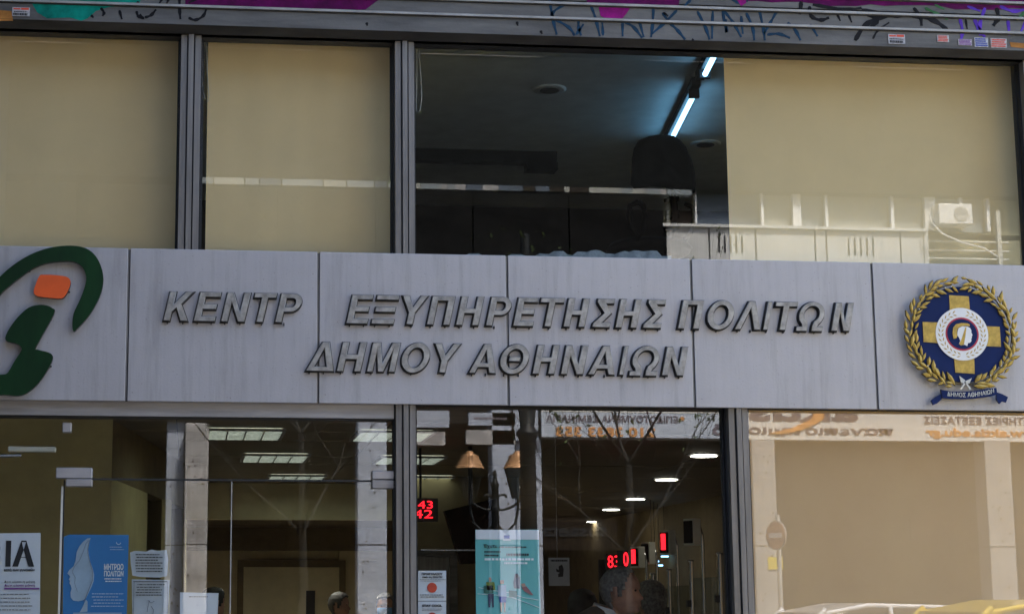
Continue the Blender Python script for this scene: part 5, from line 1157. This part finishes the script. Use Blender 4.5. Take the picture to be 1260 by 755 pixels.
for i, (a, b) in enumerate(((240, 262), (263, 300), (301, 318), (319, 345), (346, 396), (397, 424), (425, 458), (459, 474), (475, 498))):
    p, q = mx(a, DB + .2, 225), mx(b, DB + .2, 225); MB().box((p + .004, -DB - .1, mz(227.5, 300)), (q - .004, -DB + .035, mz(219.5, 300))).build('window_pane', ['curtain_grey', 'curtain', 'curtain_grey', 'window_blue'][i % 4], ol)
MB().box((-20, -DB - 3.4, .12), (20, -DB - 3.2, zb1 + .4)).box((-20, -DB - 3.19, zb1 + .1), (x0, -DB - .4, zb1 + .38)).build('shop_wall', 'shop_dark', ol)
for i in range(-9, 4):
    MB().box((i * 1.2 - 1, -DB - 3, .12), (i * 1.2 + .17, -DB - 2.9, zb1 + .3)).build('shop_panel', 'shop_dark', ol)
mat('faded_red', (.42, .16, .12), .6)
# round traffic sign and yellow notice
c = mir(955, 658, 13.6); t = empty('traffic_sign', (c.x, c.y, .12), 'round no entry sign turned sideways, mirrored on the pale column', 'traffic sign')
mb = MB(); Rm = Matrix.Rotation(R(66), 3, 'Z')
def rot(mb): mb.v = [Rm @ (v - c) + c for v in mb.v]; return mb
rot(MB().disc_y((c.x, c.z), .18, c.y - .01, c.y + .01, 32)).build('plate', 'alu_light', t); rot(MB().disc_y((c.x, c.z), .165, c.y + .011, c.y + .014, 32)).build('face', 'faded_red', t); rot(MB().box((c.x - .11, c.y + .0145, c.z - .03), (c.x + .11, c.y + .018, c.z + .03))).build('bar', 'white_paint', t)
MB().tube([(c.x + .04, c.y - .04, .12), (c.x + .04, c.y - .04, c.z + .25)], .03, 10).build('pole', 'plastic_grey', t)
p = mir(945, 700, DB - .11); q = mir(963, 685, DB - .11); o = MB().box((p.x, -DB + .11, p.z), (q.x, -DB + .115, q.z)).build('notice', 'sign_yellow'); tag(o, 'small yellow notice mirrored below the round traffic sign', 'notice')

# street lamp with two lanterns
DL = 12.0
pm = mir(609, 600, DL); lp = empty('street_lamp', (pm.x, -DL, .12), 'black iron street lamp with two copper hooded lanterns on scroll arms', 'street lamp')
ztp = mir(609, 577, DL).z
MB().lathe((pm.x, -DL, .12), [(.16, 0), (.16, .12), (.11, .2), (.1, .7), (.07, .8), (.055, 1.0), (.045, ztp - .6), (.06, ztp - .57), (.045, ztp - .54), (.04, ztp - .32), (.055, ztp - .3), (.03, ztp - .26), (.02, ztp - .2), (.028, ztp - .17), (.004, ztp - .12)], 14).build('post', 'iron', lp)
for s_, px in ((-1, 578), (1, 637)):
    c = mir(px, 576, DL); z = c.z; X = pm.x
    ln = MB().lathe((c.x, -DL, z), [(.165, 0), (.16, .015), (.10, .13), (.105, .145), (.04, .17), (.05, .185), (.01, .2)], 4 if False else 8).build('hood', 'copper', lp)
    MB().lathe((c.x, -DL, z - .34), [(.06, 0), (.075, .02), (.145, .338)], 6).build('lantern_glass', 'car_glass', lp)
    for k in range(6):
        a = k * math.pi / 3; MB().tube([(c.x + .065 * math.cos(a), -DL + .065 * math.sin(a), z - .34), (c.x + .15 * math.cos(a), -DL + .15 * math.sin(a), z)], .008, 4).build('glazing_bar', 'iron', lp)
    MB().tube([(X, -DL, z - .62), (X + .45 * (c.x - X), -DL, z - .72), (X + .85 * (c.x - X), -DL, z - .62), (c.x, -DL, z - .46), (c.x, -DL, z - .34)], .016, 8).build('arm', 'iron', lp)
    MB().tube([(X + s_ * (.03 + .19 * t_) * math.cos(5.5 * t_ + .6) * 1 + s_ * .1, -DL, z - .36 + .13 * math.sin(6.0 * t_ + .6) * (.4 + .6 * t_)) for t_ in [i / 14 for i in range(15)]], .014, 8).build('scroll', 'iron', lp)
# thick iron pole
pm = mir(650, 600, 10.6); ip = empty('iron_pole', (pm.x, -10.6, .12), 'thick dark cast iron pole with a moulded collar crossing the right lantern', 'pole')
zc2 = mir(650, 530, 10.6).z
MB().lathe((pm.x, -10.6, .12), [(.17, 0), (.17, .3), (.10, .5), (.085, zc2 - .22), (.12, zc2 - .16), (.12, zc2 - .13), (.075, zc2 - .08), (.095, zc2 + .1), (.06, zc2 + .35), (.05, zc2 + 2)], 14).build('shaft', 'iron', ip)

# young street trees
def tree(x, y, h, label, seed, lean=.0, spread=1.0):
    r_ = random.Random(seed); t = empty('tree', (x, y, .1), label, 'tree', 'young street trees mirrored in the glass'); tips = []
    tr = [(x + lean * k / 6 * h * .3 + r_.uniform(-.03, .03), y + r_.uniform(-.03, .03), .1 + h * .55 * k / 6) for k in range(7)]
    MB().tube(tr, [.06 - .004 * k for k in range(7)], 9).build('trunk', 'bark', t); top = Vector(tr[-1])
    br = MB()
    def grow(p, d, l, r, lev):
        q = [p]; 
        for k in range(4):
            d = (d + Vector((r_.uniform(-.18, .18), r_.uniform(-.18, .18), r_.uniform(-.02, .14)))).normalized(); q.append(q[-1] + d * l / 4)
        br.tube(q, [r * (1 - .16 * k) for k in range(5)], 5, caps=False)
        if lev:
            for k in range(r_.randint(2, 3)):
                e = (d + Vector((r_.uniform(-.9, .9), r_.uniform(-.9, .9), r_.uniform(-.2, .6)))).normalized(); grow(q[r_.randint(2, 4)], e, l * .7, r * .5, lev - 1)
        tips.extend(q[2:] if lev < 2 else [])
    for k in range(6):
        a = k * 1.05 + r_.random(); grow(Vector(tr[4 if k % 2 else 6]), Vector((math.cos(a) * .8 * spread, math.sin(a) * .8, .8)), h * .26, .02, 3)
    br.build('limbs', 'bark', t)
    lf = MB()
    for p in tips:
        for k in range(2):
            if r_.random() < .55: continue
            c = p + Vector((r_.gauss(0, .07), r_.gauss(0, .07), r_.gauss(0, .07))); s_ = r_.uniform(.02, .045); u = Vector((r_.gauss(0, 1), r_.gauss(0, 1), r_.gauss(0, 1))).normalized(); v = u.orthogonal().normalized() * s_ * .5; u *= s_
            lf.add([c - u, c + v, c + u, c - v, c + u.cross(v).normalized() * s_ * .12], [(0, 1, 4), (1, 2, 4), (2, 3, 4), (3, 0, 4)])
    o = lf.build('crown', 'leaf', t); return t
p = mir(797, 600, 11.0); tree(p.x, -11.9, 5.6, 'thin young tree with sparse spring leaves mirrored over the phone number sign', 3)
p = mir(380, 600, 11.0); tree(p.x, -12.2, 6.2, 'bare thin tree mirrored in front of the louvred ceiling lights', 8)

# parked cars behind the camera
def car(cx, cy, paint, label, H=1.5, taxi=False):
    t = empty('parked_car', (cx, cy, 0), label, 'car'); L, W = 4.2, 1.72; sc_ = H / 1.45
    lo_ = [(-2.1, .35), (-2.08, .62), (-1.95, .86), (-1.35, .93), (-.62, 1.38 * sc_), (-.1, 1.45 * sc_), (.75, 1.43 * sc_), (1.45, 1.05), (1.98, .98), (2.1, .72), (2.1, .35)]
    bdy = [(-2.1, .32), (-2.12, .62), (-1.98, .84), (-1.3, .93), (-.9, .96), (1.5, 1.0), (2.0, .96), (2.12, .7), (2.1, .32)]
    def loft(poly, w0, w1, zr0, zr1, name, m, dz=0):
        mb = MB(); n = len(poly); V = []
        for s_ in (-1, 1):
            for px_, pz_ in poly:
                k = min(1, max(0, (pz_ - zr0) / (zr1 - zr0))); V.append((cx + px_, cy + s_ * (w0 + (w1 - w0) * k) / 2, pz_ + dz))
        mb.add(V, [list(range(n)), [i + n for i in range(n)][::-1]] + [((i + 1) % n, i, i + n, (i + 1) % n + n) for i in range(n)])
        return bevel(mb.build(name, m, t), .05, 3)
    loft(bdy, W, W - .12, .5, 1.0, 'body', paint)
    cab = [(-1.25, .93), (-.58, 1.36 * sc_), (-.1, 1.45 * sc_), (.75, 1.43 * sc_), (1.15, 1.3 * sc_), (1.55, .99)]
    loft([(a * .985, b) for a, b in cab], W - .14, W - .42, .93, 1.4, 'windows', 'car_glass')
    rf = [(-.62, 1.37 * sc_), (-.1, 1.455 * sc_), (.75, 1.435 * sc_), (1.16, 1.32 * sc_), (1.1, 1.30 * sc_), (.7, 1.40 * sc_), (-.1, 1.41 * sc_), (-.55, 1.34 * sc_)]
    loft(rf, W - .38, W - .40, 1.3, 1.5, 'roof', paint)
    for s_ in (-1, 1):
        for a, b in (((-1.2, .95), (-.55, 1.40 * sc_)), ((.15, .97), (.12, 1.42 * sc_)), ((1.5, 1.0), (1.12, 1.33 * sc_))):
            MB().tube([(cx + a[0], cy + s_ * (W - .17) / 2, a[1]), (cx + b[0], cy + s_ * (W - .40) / 2, b[1])], .028, 6).build('pillar', paint, t)
        for xw in (-1.3, 1.3):
            wh_ = empty('wheel', (cx + xw, cy + s_ * (W / 2 - .1), .31)); wh_.parent = t; wh_.location = Vector(wh_.location) - ORG[t.name]; ORG[wh_.name] = Vector((cx + xw, cy + s_ * (W / 2 - .1), .31))
            MB().disc_y((cx + xw, .31), .31, cy + s_ * (W / 2 - .1) - .1, cy + s_ * (W / 2 - .1) + .1, 24).build('tyre', 'tyre', wh_); yy = cy + s_ * (W / 2 + .003); MB().disc_y((cx + xw, .31), .2, min(yy, yy - s_ * .01), max(yy, yy - s_ * .01), 16).build('rim', 'rim', wh_)
        MB().cbox((cx - 2.07, cy + s_ * .62, .68), (.08, .3, .12)).build('headlight', 'clear_lens', t); MB().cbox((cx + 2.09, cy + s_ * .66, .78), (.06, .2, .16)).build('tail_light', 'red_lens', t)
        MB().cbox((cx - .95, cy + s_ * (W / 2 + .05), .98), (.12, .16, .1)).build('mirror', paint, t)
    for xb in (-2.12, 2.13): MB().cbox((cx + xb, cy, .42), (.06, 1.5, .14)).build('bumper', 'black', t)
    if taxi: MB().cbox((cx, cy, 1.45 * sc_ + .08), (.14, .5, .13)).build('roof_sign', 'white_paint', t)
    return t
p = mir(1060, 745, 10.2); car(p.x, -10.4, 'car_white', 'white parked car whose roof shows at the foot of the right window', mir(1060, 742, 10.4).z)
p = mir(1195, 745, 6.6); car(p.x + .42, -6.6, 'car_yellow', 'yellow car whose roof shows at the lower right corner of the glass', mir(1200, 738, 6.6).z, False)
